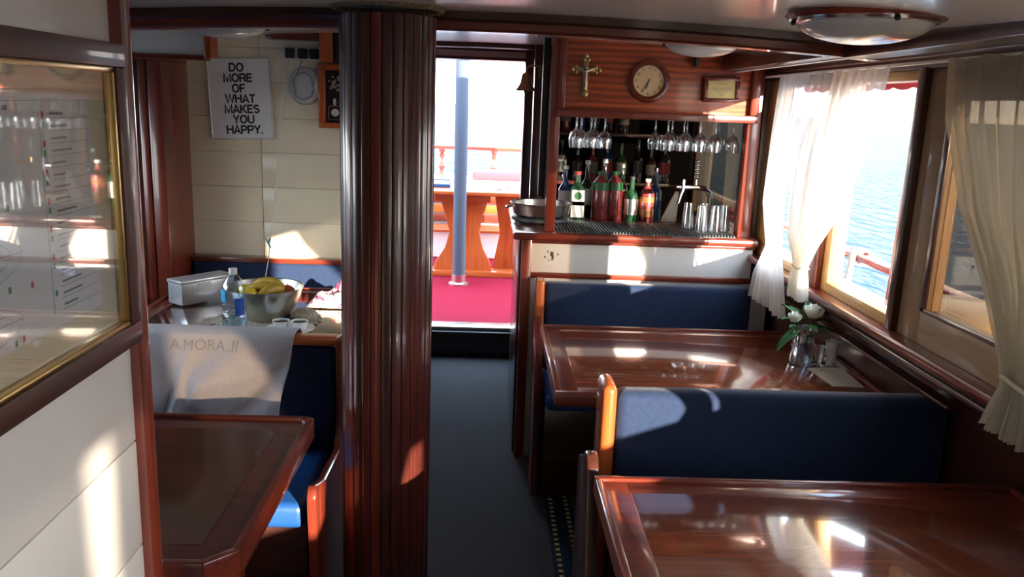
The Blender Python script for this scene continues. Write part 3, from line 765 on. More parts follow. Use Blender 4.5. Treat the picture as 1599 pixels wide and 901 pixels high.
# pans at the bar's left end
pn = thing('steel_pan', 'wide shallow steel pan on the left end of the bar counter', 'pan', (.258, 3.95, 1.08))
bm = B(); lathe(bm, [(0, 0), (.11, 0), (.132, .012), (.142, .060), (.148, .064), (.146, .068), (.138, .064), (.128, .016), (.10, .006), (0, .006)], 36); obj('pan_body', bm, 'steel', pn, local=True)
bm = B(); tube(bm, [(-.14, -.03, .045), (-.165, -.025, .04), (-.165, .025, .04), (-.14, .03, .045)], .004, 8); obj('handle', bm, 'chrome', pn, local=True)
ty = thing('tray', 'black tray beneath the steel pan on the bar counter', 'tray', (.258, 3.95, 1.055))
bm = B(); lathe(bm, [(0, .001), (.125, .001), (.14, .010), (.136, .024), (0, .024)], 32); obj('tray_body', bm, 'rubber', ty, local=True)

# ================================================================ WALL THINGS (left)
ps = thing('poster', 'grey motivational poster with black capital letters on the cream wall', 'poster', (-1.117, 3.86, 1.40))
rot = math.radians(-2.2)
PM = Matrix.Translation((-1.117, 3.852, 1.575)) @ Matrix.Rotation(rot, 4, 'Y')
bm = B(); bx(bm, -.137, .137, 0, .016, -.176, .176, .002, 1, PM); obj('board', bm, 'paper', ps)
bm = B()
for d in ((-.139, -.134, -.003, .017, -.178, .178), (.134, .139, -.003, .017, -.178, .178), (-.134, .134, -.003, .017, .173, .178), (-.134, .134, -.003, .017, -.178, -.173)): bx(bm, *d, .0006, 1, PM)
obj('frame', bm, 'foil', ps)
def arc(cx_, cy_, rx, ry, a0, a1, n=14): return [(cx_ + rx * math.cos(math.radians(a0 + (a1 - a0) * i / n)), cy_ + ry * math.sin(math.radians(a0 + (a1 - a0) * i / n))) for i in range(n + 1)]
GL = {  # cap height 1, strokes of width .17 drawn on their centre lines
 'D': (.78, [[(.085, .085), (.085, .915), (.36, .915)] + arc(.36, .5, .335, .415, 90, -90) + [(.085, .085)]]),
 'O': (.88, [arc(.44, .5, .355, .43, 0, 360, 28)]),
 'M': (.92, [[(.085, 0), (.085, .98), (.46, .10), (.835, .98), (.835, 0)]]),
 'R': (.78, [[(.085, 0), (.085, .915), (.44, .915)] + arc(.44, .69, .225, .225, 90, -90) + [(.085, .465)], [(.44, .465), (.60, .40), (.645, .25), (.66, 0)]]),
 'E': (.68, [[(.64, .915), (.085, .915), (.085, .085), (.65, .085)], [(.085, .51), (.60, .51)]]),
 'F': (.64, [[(.62, .915), (.085, .915), (.085, 0)], [(.085, .49), (.56, .49)]]),
 'W': (1.12, [[(.06, 1), (.30, .06), (.56, .95), (.82, .06), (1.06, 1)]]),
 'H': (.80, [[(.085, 0), (.085, 1)], [(.715, 0), (.715, 1)], [(.085, .52), (.715, .52)]]),
 'A': (.82, [[(.05, 0), (.41, .95), (.77, 0)], [(.19, .30), (.63, .30)]]),
 'T': (.66, [[(.0, .915), (.66, .915)], [(.33, .915), (.33, 0)]]),
 'K': (.80, [[(.085, 0), (.085, 1)], [(.72, 1), (.12, .40)], [(.30, .58), (.73, 0)]]),
 'S': (.74, [arc(.37, .71, .27, .205, 15, 180, 10) + [(.115, .62), (.37, .51), (.60, .42)] + arc(.37, .29, .28, .205, 20, -165, 12)]),
 'Y': (.76, [[(.05, 1), (.38, .45), (.71, 1)], [(.38, .48), (.38, 0)]]),
 'U': (.80, [[(.085, 1), (.085, .36)] + arc(.40, .36, .315, .285, 180, 360) + [(.715, 1)]]),
 'P': (.74, [[(.085, 0), (.085, .915), (.42, .915)] + arc(.42, .675, .24, .24, 90, -90) + [(.085, .435)]]),
 '.': (.26, [[(.13, 0), (.13, .17)]]),
}
def stroke_word(bm, word, h, wx, mat4, w=.205, gap=.045):
    tot = sum(GL[c][0] + gap for c in word) - gap; x = -tot / 2
    for c in word:
        for st in GL[c][1]:
            P = [Vector((q[0] + x, q[1] - .5)) for q in st]; n = len(P); clos = (P[0] - P[-1]).length < 1e-4; L = []; R = []
            if clos: P = P[:-1]; n -= 1
            for k in range(n):
                a = P[(k - 1) % n] if (clos or k > 0) else None; b = P[(k + 1) % n] if (clos or k < n - 1) else None
                d1 = (P[k] - a).normalized() if a is not None else (b - P[k]).normalized()
                d2 = (b - P[k]).normalized() if b is not None else d1
                m = d1 + d2; m = m.normalized() if m.length > 1e-3 else d1
                nn = Vector((-m.y, m.x)); sc = min(1.9, 1 / max(.3, nn.dot(Vector((-d1.y, d1.x)))))
                L.append(P[k] + nn * w / 2 * sc); R.append(P[k] - nn * w / 2 * sc)
            vs = [[bm.verts.new(mat4 @ Vector((p.x * h * wx, p.y * h, 0))) for p in Q] for Q in (L, R)]
            for k in range(n if clos else n - 1):
                q = (k + 1) % n; bm.faces.new((vs[0][k], vs[1][k], vs[1][q], vs[0][q]))
        x += GL[c][0] + gap
for i, (s_, dx) in enumerate((('DO', -.008), ('MORE', -.004), ('OF', -.004), ('WHAT', .0), ('MAKES', .006), ('YOU', .010), ('HAPPY.', .012))):
    bm = B(); stroke_word(bm, s_, .0375, 1.0, PM @ Matrix.Translation((dx, -.0014, .137 - i * .0453)) @ Matrix.Rotation(PI / 2, 4, 'X'))
    obj('lettering', bm, 'ink', ps, smooth=0)
sk = thing('socket_strip', 'triple wall socket with black plugs above the round wall lamp', 'socket', (-.83, 3.86, 1.78))
box('plate', (-.915, -.752, 3.845, 3.868, 1.752, 1.808), 'white', sk, bev=.004)
for x in (-.888, -.832, -.782):
    bm = B(); bx(bm, x - .022, x + .022, 3.822, 3.846, 1.758, 1.802, .008, 3); obj('plug', bm, 'black', sk)
wlp = thing('wall_lamp', 'round pale blue-grey wall fitting with looped grey cable', 'lamp', (-.826, 3.86, 1.64))
bm = B(); lathe(bm, [(0, .0), (.074, 0), (.078, .012), (.072, .034), (.055, .046), (0, .052)], 36, mat=Matrix.Translation((-.826, 3.868, 1.642)) @ Matrix.Rotation(PI / 2, 4, 'X') @ Matrix.Diagonal((1, 1.06, 1, 1))); obj('dome', bm, 'frosted', wlp)
bm = B(); pts = [(-.832, 3.835, 1.76)]
for i in range(40):
    a = 2 * PI * i / 26 + PI * .75; pts.append((-.826 + (.045 + .006 * math.sin(i)) * math.cos(a), 3.812, 1.640 + .058 * math.sin(a)))
pts.append((-.77, 3.83, 1.72)); pts.append((-.745, 3.84, 1.76))
tube(bm, pts, .0028, 6); obj('cable', bm, 'ink_grey', wlp)
wp = thing('hanging_wire', 'thin white cord hanging from the socket strip to the bench', 'cord', (-.9, 3.82, .9))
bm = B(); tube(bm, [(-.893, 3.83, 1.765), (-.905, 3.815, 1.62), (-.928, 3.81, 1.46), (-.955, 3.80, 1.2), (-.985, 3.79, .95), (-.992, 3.78, .86), (-1.01, 3.77, .76)], .0028, 6); obj('cord', bm, 'white_rope', wp)
bm = B(); tube(bm, [(-1.002, 3.785, .957), (-.992, 3.783, .935), (-.981, 3.785, .915)], .004, 6); tube(bm, [(-.984, 3.785, .958), (-.992, 3.783, .937)], .004, 6); obj('cord_tie', bm, 'teal', wp)
kf = thing('knot_display', 'red-framed box of nautical mementos right of the round wall lamp', 'picture frame', (-.66, 3.86, 1.6))
for d in ((-.765, -.55, 3.82, 3.868, 1.714, 1.742), (-.765, -.55, 3.82, 3.868, 1.461, 1.486), (-.765, -.735, 3.82, 3.868, 1.486, 1.714), (-.58, -.55, 3.82, 3.868, 1.486, 1.714)):
    bm = B(); bx(bm, *d, .005, 2); obj('frame', bm, 'orange_z', kf)
box('backing', (-.735, -.58, 3.855, 3.866, 1.486, 1.714), 'black', kf, bev=0)
bm = B(); lathe(bm, [(.017, 0), (.017, .004), (0, .004)], 20, mat=Matrix.Translation((-.695, 3.853, 1.530)) @ Matrix.Rotation(PI / 2, 4, 'X')); obj('medallion', bm, 'label_white', kf)
bm = B(); tube(bm, [(-.722, 3.853, 1.558), (-.724, 3.853, 1.50), (-.68, 3.853, 1.498), (-.665, 3.853, 1.50), (-.667, 3.853, 1.558), (-.70, 3.853, 1.560), (-.722, 3.853, 1.558)], .002, 6); bx(bm, -.703, -.690, 3.849, 3.855, 1.562, 1.592, .003); obj('tag_frame', bm, 'steel', kf)
bm = B()
for i in range(14): sphere(bm, (-.70 + random.uniform(-.025, .03), 3.85, 1.65 + random.uniform(-.03, .045)), random.uniform(.005, .010), sy=.5, u=8, v=6)
obj('ornaments', bm, 'steel', kf)

# safety plan frame on the partition
pf = thing('picture_frame', 'large dark framed safety plan of the vessel on the near-left partition', 'picture frame', (-.56, .9, 1.22))
YA, YB, ZA, ZB = .30, 1.286, 1.212, 1.664
for nm, d, m in (('frame', (-.560, -.538, YA, YB, ZB - .034, ZB), 'frame_y'), ('frame', (-.560, -.538, YA, YB, ZA, ZA + .034), 'frame_y'), ('frame', (-.560, -.538, YB - .034, YB, ZA + .034, ZB - .034), 'frame_z'), ('frame', (-.560, -.538, YA, YA + .034, ZA + .034, ZB - .034), 'frame_z')):
    bm = B(); bx(bm, *d, .003, 2); obj(nm, bm, m, pf)
bm = B(); g = .034
bx(bm, -.556, -.541, YA + g, YB - g, ZB - g - .007, ZB - g, .002); bx(bm, -.556, -.541, YA + g, YB - g, ZA + g, ZA + g + .007, .002)
bx(bm, -.556, -.541, YB - g - .007, YB - g, ZA + g + .007, ZB - g - .007, .002)
obj('brass_trim', bm, 'brass', pf)
box('mount', (-.560, -.557, YA + g, YB - g, ZA + g, ZB - g), 'mat_board', pf, bev=0)
sh = box('plan_sheet', (-.5569, -.5562, .52, 1.196, 1.292, 1.590), 'paper', pf, bev=0)
bm = B(); xx = -.5561
def hl(y0, y1, z, t=.0006): bx(bm, xx - .0001, xx + .0002, y0, y1, z - t / 2, z + t / 2)
def vl(y, z0, z1, t=.0006): bx(bm, xx - .0001, xx + .0002, y - t / 2, y + t / 2, z0, z1)
zz = 1.575
hl(.55, 1.19, 1.582)
for i in range(17):
    z = 1.566 - i * .0155
    hl(1.085, 1.188, z - .006)
    if i % 1 == 0: hl(1.09, 1.09 + random.uniform(.03, .09), z, .0028)
vl(1.064, 1.31, 1.57)
def ring(cy_, cz_, a, b, t=.0005):
    n = 40
    for i in range(n):
        p = [(cy_ + (a + s) * math.copysign(abs(math.cos(q)) ** .8, math.cos(q)), cz_ + (b + s) * math.sin(q)) for q in (2 * PI * i / n, 2 * PI * (i + 1) / n) for s in (0, -.0007)]
        vs = [bm.verts.new((xx + .0002, y, z)) for y, z in (p[0], p[2], p[3], p[1])]
        bm.faces.new(vs)
for (yy, z, a, b) in ((.80, 1.505, .17, .048), (.80, 1.405, .20, .040), (.80, 1.325, .19, .030)):
    ring(yy, z, a, b); ring(yy, z, a * .88, b * .72)
    for k in range(-3, 4): vl(yy + k * .04, z - b * .6, z + b * .6)
    hl(yy - a, yy + a, z); hl(yy - a * .6, yy + a * .8, z + b * .35); hl(yy - a * .6, yy + a * .8, z - b * .35)
for i in range(18): hl(.74 + i * .0145, .74 + i * .0145 + .010, 1.574, .006)
obj('plan_drawing', bm, 'ink_grey', sh, smooth=0)
for mt, n in (('red_ink', 13), ('green_ink', 14)):
    bm = B()
    for i in range(n):
        y = 1.072 if i < n // 2 else random.uniform(.75, 1.03); z = 1.565 - (i * .036 + (.012 if mt[0] == 'g' else 0)) if i < n // 2 else random.choice((1.556, 1.462, 1.363, 1.30)) + random.uniform(-.004, .004)
        bx(bm, xx, xx + .0004, y - .0025, y + .0025, z - .004, z + .004, .0)
    obj('plan_symbol', bm, mt, sh, smooth=0)
box('pane', (-.5475, -.5460, YA + g, YB - g, ZA + g, ZB - g), 'frame_glass', pf, bev=0)

# ================================================================ CEILING LAMPS, BELL
def dome(x, y, lab, rot=0, base=True):
    z = zc(x, y)
    t = thing('ceiling_lamp', lab, 'lamp', (x, y, z))
    bm = B(); lathe(bm, [(0, .004), (.148, .004), (.153, -.003), (.146, -.011), (.13, -.012), (0, -.012)], 48); obj('lamp_base', bm, 'mahogany_x', t, local=True)
    bm = B(); n = 12
    lathe(bm, [(.128 * math.cos(q), -.012 - .044 * math.sin(q)) for q in [PI / 2 * i / n for i in range(n + 1)]], 48); obj('lamp_shade', bm, 'frosted', t, local=True)
    bm = B(); lathe(bm, [(.124, -.011), (.133, -.011), (.134, -.017), (.126, -.019)], 48); obj('lamp_ring', bm, 'chrome', t, local=True)
    for a in (0.2, PI - .2, PI * 1.5):
        bm = B(); sphere(bm, (.136 * math.cos(a), .136 * math.sin(a), -.017), .006, u=10, v=6); obj('thumb_screw', bm, 'dark_metal', t, local=True)
    return t
dome(.735, 1.70, 'large frosted dome ceiling lamp nearest the camera on the right')
dome(.757, 3.10, 'frosted dome ceiling lamp half hidden behind the beam near the bar')
dome(-.888, 2.92, 'frosted dome ceiling lamp over the left tables')
bl = thing('ship_bell', 'dark brass ship bell hanging at the right door jamb', 'bell', (.198, 4.6, 1.66))
bm = B(); lathe(bm, [(.052, 0), (.054, .004), (.040, .022), (.029, .045), (.025, .075), (.018, .092), (0, .098)], 28, .19, 4.6, ); bmesh.ops.translate(bm, vec=(0, 0, 1.668), verts=bm.verts[:]); obj('bell_body', bm, 'old_brass', bl)
bm = B(); tube(bm, [(.19, 4.6, 1.76), (.19, 4.6, 1.785), (.21, 4.6, 1.80), (.26, 4.6, 1.80), (.262, 4.6, 1.74)], .006, 8); obj('bracket', bm, 'old_brass', bl)
bm = B(); sphere(bm, (.19, 4.6, 1.664), .010); obj('clapper', bm, 'dark_metal', bl)
t = sroot('trim_10', (.28, 4.62, 1)); box('bell_post', (.235, .30, 4.60, 4.70, 0, 1.93), 'dark_z', t)

# ================================================================ CURTAINS
rod = thing('curtain_rod', 'white curtain rod running above the right windows', 'curtain rod', (1.16, 1.5, 1.745))
bm = B(); tube(bm, [(1.172, -2.6, 1.748), (1.172, 4.9, 1.748)], .005, 8); obj('rod', bm, 'white', rod)
def interp(keys, z):
    keys = sorted(keys, key=lambda k: -k[0])
    if z >= keys[0][0]: return keys[0][1:]
    for a, b in zip(keys[:-1], keys[1:]):
        if z >= b[0]:
            s = (a[0] - z) / (a[0] - b[0]); 
            return tuple(p + (q - p) * s for p, q in zip(a[1:], b[1:]))
    return keys[-1][1:]
def curtain(label, keys, mat='voile', folds=9, seed=0, x=1.168, tie=None, nu=120, nv=60, tiem='voile_dense'):
    """keys: (z, y_far, y_near, fold amplitude)"""
    zt, zb = keys[0][0], keys[-1][0]; rnd = random.Random(seed); ph = [rnd.uniform(0, 6) for _ in range(4)]
    root = thing('curtain', label, 'curtain', (x, (keys[0][1] + keys[0][2]) / 2, zt))
    bm = B(); V = []
    for j in range(nv + 1):
        z = zt + (zb - zt) * j / nv; yf, yn, am = interp(keys, z); row = []
        for i in range(nu + 1):
            u = i / nu; uu = u + .015 * math.sin(3 * z + ph[0] + 9 * u)
            off = am * (math.sin(2 * PI * folds * uu + ph[1]) + .4 * math.sin(2 * PI * folds * 2.3 * uu + ph[2] + z * 2))
            row.append(bm.verts.new((x - abs(am) * .4 + off * .9, yf + (yn - yf) * u + .3 * am * math.cos(2 * PI * folds * uu + ph[3]), z + .004 * math.sin(u * 30 + seed) * (j in (0, nv)))))
        V.append(row)
    for j in range(nv):
        for i in range(nu): bm.faces.new((V[j][i], V[j][i + 1], V[j + 1][i + 1], V[j + 1][i]))
    obj('fabric', bm, mat, root, smooth=80)
    if tie:
        z, yf, yn = tie; bm = B()
        ym, rr = (yf + yn) / 2, abs(yf - yn) / 2 + .004
        tube(bm, [(x - .005 + .024 * math.cos(a), ym + rr * math.sin(a), z + .004 * math.sin(3 * a)) for a in [2 * PI * i / 20 for i in range(21)]], .005, 6, caps=False)
        obj('tie_band', bm, tiem, root)
    return root
curtain('bright white voile curtain tied back over the middle right window', [(1.742, 3.03, 2.45, .010), (1.60, 3.07, 2.50, .014), (1.45, 3.10, 2.56, .016), (1.28, 3.10, 2.68, .018), (1.15, 3.07, 2.83, .018), (1.06, 2.985, 2.90, .014), (1.01, 3.00, 2.88, .018), (.945, 3.00, 2.86, .020)], folds=9, seed=3, tie=(1.06, 2.985, 2.90), x=1.150)
curtain('pale voile curtain hanging beside the bar in front of the farthest clear window', [(1.742, 3.30, 3.03, .010), (1.5, 3.33, 3.10, .012), (1.25, 3.36, 3.15, .012), (1.08, 3.28, 3.12, .010), (.95, 3.38, 3.05, .014), (.845, 3.40, 3.00, .018)], mat='voile', folds=6, seed=5, x=1.135)
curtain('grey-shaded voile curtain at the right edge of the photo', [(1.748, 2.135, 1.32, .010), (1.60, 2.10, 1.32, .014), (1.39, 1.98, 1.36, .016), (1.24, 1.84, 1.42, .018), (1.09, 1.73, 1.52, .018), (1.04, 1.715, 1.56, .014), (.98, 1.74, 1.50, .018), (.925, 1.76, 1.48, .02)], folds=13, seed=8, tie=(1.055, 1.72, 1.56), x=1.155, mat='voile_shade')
curtain('curtain behind the tinted window at the back of the bar', [(1.70, 4.66, 4.36, .012), (1.3, 4.60, 4.40, .014), (1.08, 4.56, 4.42, .014)], mat='voile_dense', folds=6, seed=9, x=1.17, nu=60)
curtain('voile curtain over the window beside the camera', [(1.742, 1.18, .34, .012), (1.60, 1.18, .46, .014), (1.35, 1.18, .80, .016), (1.15, 1.18, .98, .014), (1.02, 1.18, 1.08, .01), (.93, 1.20, .98, .016)], folds=12, seed=11, x=1.15, mat='voile_dense')
curtain('unseen voile curtain behind the camera, shaped to cut the sun patches', [(1.742, -.0, -.93, .012), (1.60, -.0, -.83, .014), (1.35, -.0, -.58, .016), (1.22, -.03, -.52, .012), (1.13, -.17, -.50, .010), (1.02, -.23, -.52, .010), (.93, -.20, -.54, .012)], folds=12, seed=12, x=1.15, mat='voile_dense')  # out of view; edges shaped to leave a leaf of sun on the column
curtain('unseen voile strip at the rearmost right window, shaping the sun slit', [(1.742, -1.45, -1.695, .008), (.93, -1.45, -1.71, .010)], folds=4, seed=13, x=1.15, mat='voile_dense', nu=40)  # out of view; edge set to leave a slit of sun for the partition
curtain('unseen wide voile curtain narrowing the rearmost right window to a sun slit', [(1.742, -1.775, -2.62, .008), (.93, -1.78, -2.62, .010)], folds=12, seed=14, x=1.15, mat='voile_dense')  # out of view; blocks the sun on the other side of the slit

# ================================================================ TABLE-TOP THINGS
Z = .7425
# fruit bowl and lace mat
lm = thing('lace_mat', 'crocheted beige doily under the steel fruit bowl', 'doily', (-.84, 3.16, Z))
bm = B(); lathe(bm, [(0, .0005), (.19, .0005), (.195, .003), (.19, .006), (0, .006)], 40)
for i in range(30): sphere(bm, (.195 * math.cos(i * PI / 15), .195 * math.sin(i * PI / 15), .004), .015, sz=.3, u=8, v=6)
obj('doily', bm, 'lace', lm, local=True)
fb = thing('fruit_bowl', 'wide steel bowl of fruit on the left table', 'bowl', (-.848, 3.16, Z + .007))
bm = B(); lathe(bm, [(0, 0), (.065, 0), (.085, .012), (.115, .05), (.137, .10), (.147, .128), (.149, .130), (.143, .128), (.132, .10), (.110, .053), (.08, .018), (0, .006)], 48); obj('bowl_body', bm, 'steel', fb, local=True)
bx_, by_, bz_ = -.84, 3.16, Z + .007
def banana(x, y, z, rz, tilt, lab):
    pts = []; rr = []
    for i in range(13):
        a = -1.0 + 2.0 * i / 12; pts.append((.085 * math.sin(a), 0, .085 * math.cos(a) - .085)); rr.append(.0155 * (1 - (abs(i - 6) / 6.3) ** 3) + .003)
    bm = B(); tube(bm, pts, .015, 8, rr=rr)
    bmesh.ops.transform(bm, matrix=Matrix.Rotation(rz, 4, 'Z') @ Matrix.Rotation(tilt, 4, 'X'), verts=bm.verts[:])
    o = tag(obj('banana', bm, 'banana', local=True, smooth=60), lab, 'banana', 'bananas in the fruit bowl'); o.location = (x, y, z)
banana(bx_ - .01, by_ - .01, bz_ + .130, .2, .5, 'front banana lying across the fruit bowl')
banana(bx_ + .0, by_ + .03, bz_ + .140, -.15, .1, 'rear banana arching highest in the fruit bowl')
banana(bx_ + .03, by_ - .02, bz_ + .122, .9, .3, 'banana leaning toward the right rim of the fruit bowl')
for (dx, dy, dz, m, nm, lab) in ((-.055, -.055, .105, 'lemon', 'lemon', 'yellow lemon at the front of the fruit bowl'), (-.085, .02, .10, 'lemon', 'lemon', 'yellow lemon by the left rim of the fruit bowl'), (.07, .035, .098, 'apple', 'apple', 'red apple by the right rim of the fruit bowl'), (.02, -.01, .06, 'apple', 'apple', 'red apple low in the middle of the fruit bowl'), (.0, .07, .085, 'apple', 'apple', 'red apple at the back of the fruit bowl')):
    bm = B(); sphere(bm, (0, 0, 0), .032, sx=1.15 if nm == 'lemon' else 1, sz=.92)
    if nm == 'lemon': sphere(bm, (.036, 0, 0), .008)
    else: tube(bm, [(0, 0, .02), (.003, 0, .038)], .002, 6)
    o = tag(obj(nm, bm, m, local=True, smooth=60), lab, nm); o.location = (bx_ + dx, by_ + dy, bz_ + dz)
# water bottle
wb = thing('water_bottle', 'clear plastic water bottle with blue label on the left table', 'bottle', (-.905, 2.96, Z))
bm = B(); lathe(bm, [(0, .004), (.036, 0), (.043, .008), (.043, .07), (.041, .075), (.043, .08), (.043, .165), (.037, .19), (.018, .215), (.013, .222), (.013, .232), (0, .232)], 28); obj('body', bm, 'plastic_clear', wb, local=True)
bm = B(); lathe(bm, [(.0145, .222), (.0145, .243), (0, .243)], 18); obj('cap', bm, 'white', wb, local=True)
bm = B()
def band(bm, r, a0, a1, z0, z1, n=8):
    V = [[bm.verts.new((r * math.cos(a0 + (a1 - a0) * i / n), r * math.sin(a0 + (a1 - a0) * i / n), z)) for i in range(n + 1)] for z in (z0, z1)]
    for i in range(n): bm.faces.new((V[0][i], V[0][i + 1], V[1][i + 1], V[1][i]))
band(bm, .0437, -PI / 2 - 1.3, -PI / 2 - .45, .125, .170); obj('cyan_label', bm, 'label_cyan', wb, local=True)
bm = B(); band(bm, .0437, -PI / 2 + .35, -PI / 2 + 1.2, .075, .14); obj('blue_label', bm, 'label_blue', wb, local=True)
bm = B(); lathe(bm, [(0, .006), (.040, .006), (.0405, .06), (0, .06)], 24); obj('water', bm, 'plastic_clear', wb, local=True)
# foil box
fx = thing('foil_box', 'long silver-wrapped box at the left end of the table', 'box', (-1.19, 3.46, Z))
fm = Matrix.Rotation(math.radians(52), 4, 'Z')
bm = B(); bx(bm, -.125, .125, -.050, .050, .0005, .098, .004, 2, fm)
obj('box_body', bm, 'foil', fx, local=True)
bm = B(); bx(bm, -.128, .128, -.053, .053, .088, .102, .003, 2, fm); obj('lid', bm, 'foil', fx, local=True)
bm = B(); bx(bm, -.05, .01, -.0522, -.0512, .045, .086, .0, 2, fm); obj('sticker', bm, 'white', fx, local=True)
# cord / plate with cups
pl = thing('saucer', 'white plate carrying two small cups at the front of the table', 'plate', (-.715, 3.0, Z))
bm = B(); lathe(bm, [(0, .001), (.05, .001), (.055, .004), (.088, .014), (.090, .017), (.085, .017), (.052, .008), (0, .006)], 40); obj('plate', bm, 'white', pl, local=True)
for (dx, lab) in ((-.033, 'left small white cup with dark remains on the plate'), (.036, 'right small white cup with dark remains on the plate')):
    c = thing('small_cup', lab, 'cup', (-.715 + dx, 3.0, Z + .008))
    bm = B(); lathe(bm, [(0, 0), (.018, 0), (.024, .006), (.031, .034), (.0325, .036), (.030, .034), (.022, .008), (0, .005)], 24); obj('cup', bm, 'white', c, local=True)
    bm = B(); lathe(bm, [(0, .033), (.020, .031), (.029, .028), (.02, .02), (0, .018)], 20)
    for v in bm.verts: v.co.z += random.uniform(-.002, .003)
    obj('coffee_grounds', bm, 'dirt', c, local=True)
kt = thing('knit_pouch', 'dark knitted teal-edged pouch behind the plate', 'pouch', (-.70, 3.17, Z))
bm = B(); bmesh.ops.create_icosphere(bm, subdivisions=3, radius=1)
for v in bm.verts: v.co = Vector((v.co.x * .055, v.co.y * .05, .022 + max(-.021, v.co.z * .025 + .004 * math.sin(v.co.x * 20)))); 
obj('pouch_body', bm, 'lace', kt, local=True)
bm = B(); tube(bm, [(-.09, .0, .008), (-.06, .01, .014), (-.03, .02, .03)], .008, 6); obj('teal_edge', bm, 'teal', kt, local=True)
# scarf
def scarf(u, v):
    x = -.735 + .25 * u; y = 3.36 + .20 * v
    e = min(1, 6 * u, 6 * (1 - u), 6 * v, 6 * (1 - v))
    z = Z + .004 + .085 * max(0, e) * (.35 + .35 * math.sin(7 * u + 2 * v) ** 2 + .3 * math.sin(11 * v + 5 * u) ** 2) * (.55 + .6 * math.exp(-((u - .6) ** 2 + (v - .5) ** 2) * 10))
    return (x, y, z)
cloth('scarf', 'crumpled cream and pink scarf at the right end of the left table', 'scarf', 'warm_white', scarf, 50, 40, .003)
m, t_, p_ = newmat('scarf_mat'); c_ = t_.nodes.new('ShaderNodeTexCoord'); v_ = t_.nodes.new('ShaderNodeTexNoise'); v_.inputs['Scale'].default_value = 30; v_.inputs['Distortion'].default_value = 1.5
r_ = t_.nodes.new('ShaderNodeValToRGB'); r_.color_ramp.interpolation = 'CONSTANT'
r_.color_ramp.elements[0].color = (.45, .03, .12, 1); r_.color_ramp.elements[1].position = .40; r_.color_ramp.elements[1].color = (.72, .66, .56, 1)
e3 = r_.color_ramp.elements.new(.62); e3.color = (.10, .09, .14, 1); e4 = r_.color_ramp.elements.new(.72); e4.color = (.72, .66, .56, 1)
t_.links.new(c_.outputs['Object'], v_.inputs['Vector']); t_.links.new(v_.outputs['Fac'], r_.inputs[0]); t_.links.new(r_.outputs[0], p_.inputs['Base Color']); p_.inputs['Roughness'].default_value = .9
bpy.data.objects['scarf'].data.materials[0] = m

# flowers on right table
vx, vy = 1.125, 2.79
vs_ = thing('flower_vase', 'glass vase on the table below the right windows', 'vase', (vx, vy, Z))
bm = B(); lathe(bm, [(0, 0), (.036, 0), (.040, .006), (.040, .105), (.037, .112), (.040, .130), (.038, .130), (.035, .112), (.037, .103), (.037, .01), (0, .008)], 28); obj('vase', bm, 'glass', vs_, local=True)
bm = B(); lathe(bm, [(0, .009), (.0355, .009), (.0355, .085), (0, .085)], 24); obj('water', bm, 'plastic_clear', vs_, local=True)
def rose(x, y, z, s, lab):
    t = thing('rose', lab, 'flower', (x, y, z), 'white roses in the glass vase')
    for k in range(9):
        a = k * 2.4; r0 = s * (.15 + .09 * k); bm = B(); V = []
        for j in range(5):
            row = []
            for i in range(6):
                th = a + (i - 2.5) * .32; q = j / 4
                rr = r0 * (.5 + .55 * math.sin(q * 1.9)) + .15 * s * q * q
                row.append(bm.verts.new((rr * math.cos(th), rr * math.sin(th), s * (q * 1.35 - .35 - .06 * k * q) - .05 * s * abs(i - 2.5))))
            V.append(row)
        for j in range(4):
            for i in range(5): bm.faces.new((V[j][i], V[j][i + 1], V[j + 1][i + 1], V[j + 1][i]))
        obj('petal', bm, 'petal', t, local=True, smooth=80)
    bm = B(); tube(bm, [(0, 0, -s * .3), ((vx - x) * .7, (vy - y) * .7, Z + .06 - z)], .0025, 6); sphere(bm, (0, 0, -s * .3), s * .4, sz=.7, u=10, v=6); obj('stem', bm, 'leaf', t, local=True)
    return t
rose(vx + .020, vy - .01, .925, .036, 'largest white rose above the vase')
rose(vx + .052, vy + .03, .915, .028, 'white rose at the right side of the bouquet')
rose(vx - .048, vy - .02, .908, .026, 'white rosebud at the left of the bouquet')
fo = thing('foliage', 'green leaves spilling from the vase around the roses', 'leaves', (vx, vy, Z))
def leaf(x, y, z, L, w, rz, tilt):
    bm = B(); n = 8; V = []
    for i in range(n + 1):
        q = i / n; ww = w * math.sin(PI * min(1, q * .96 + .03)) ** .8; zz = -L * .35 * q * q
        V.append([bm.verts.new((L * q, s * ww, zz + (abs(s) * .006))) for s in (-1, 0, 1)])
    for a, b in zip(V[:-1], V[1:]):
        for k in range(2): bm.faces.new((a[k], a[k + 1], b[k + 1], b[k]))
    bmesh.ops.transform(bm, matrix=Matrix.Translation((x, y, z)) @ Matrix.Rotation(rz, 4, 'Z') @ Matrix.Rotation(-tilt, 4, 'Y'), verts=bm.verts[:])
    return bm
for (dx, dy, z, L, w, rz, ti) in ((-.02, -.03, .865, .115, .013, PI + .4, -.25), (-.03, -.02, .875, .10, .012, PI + .1, -.5), (-.02, 0, .89, .09, .014, PI + .5, .5), (-.03, 0, .90, .07, .012, PI - .4, 1.0), (.0, .0, .90, .07, .012, 1.2, 1.2), (.03, 0, .89, .07, .014, .2, .3), (.02, -.03, .885, .07, .013, -.6, .1), (0, -.03, .885, .07, .014, -1.5, .2), (-.01, .02, .90, .07, .012, 2.0, .7), (.04, .02, .90, .05, .012, .8, .6), (-.04, -.03, .88, .06, .012, -2.3, .4), (.03, -.03, .88, .06, .011, -.2, -.3)):
    obj('leaf', leaf(vx + dx, vy + dy, z, L, w, rz, ti), 'leaf', fo, smooth=80)
sg = thing('small_glass', 'small fluted glass beside the flower vase', 'glass', (1.170, 2.745, Z))
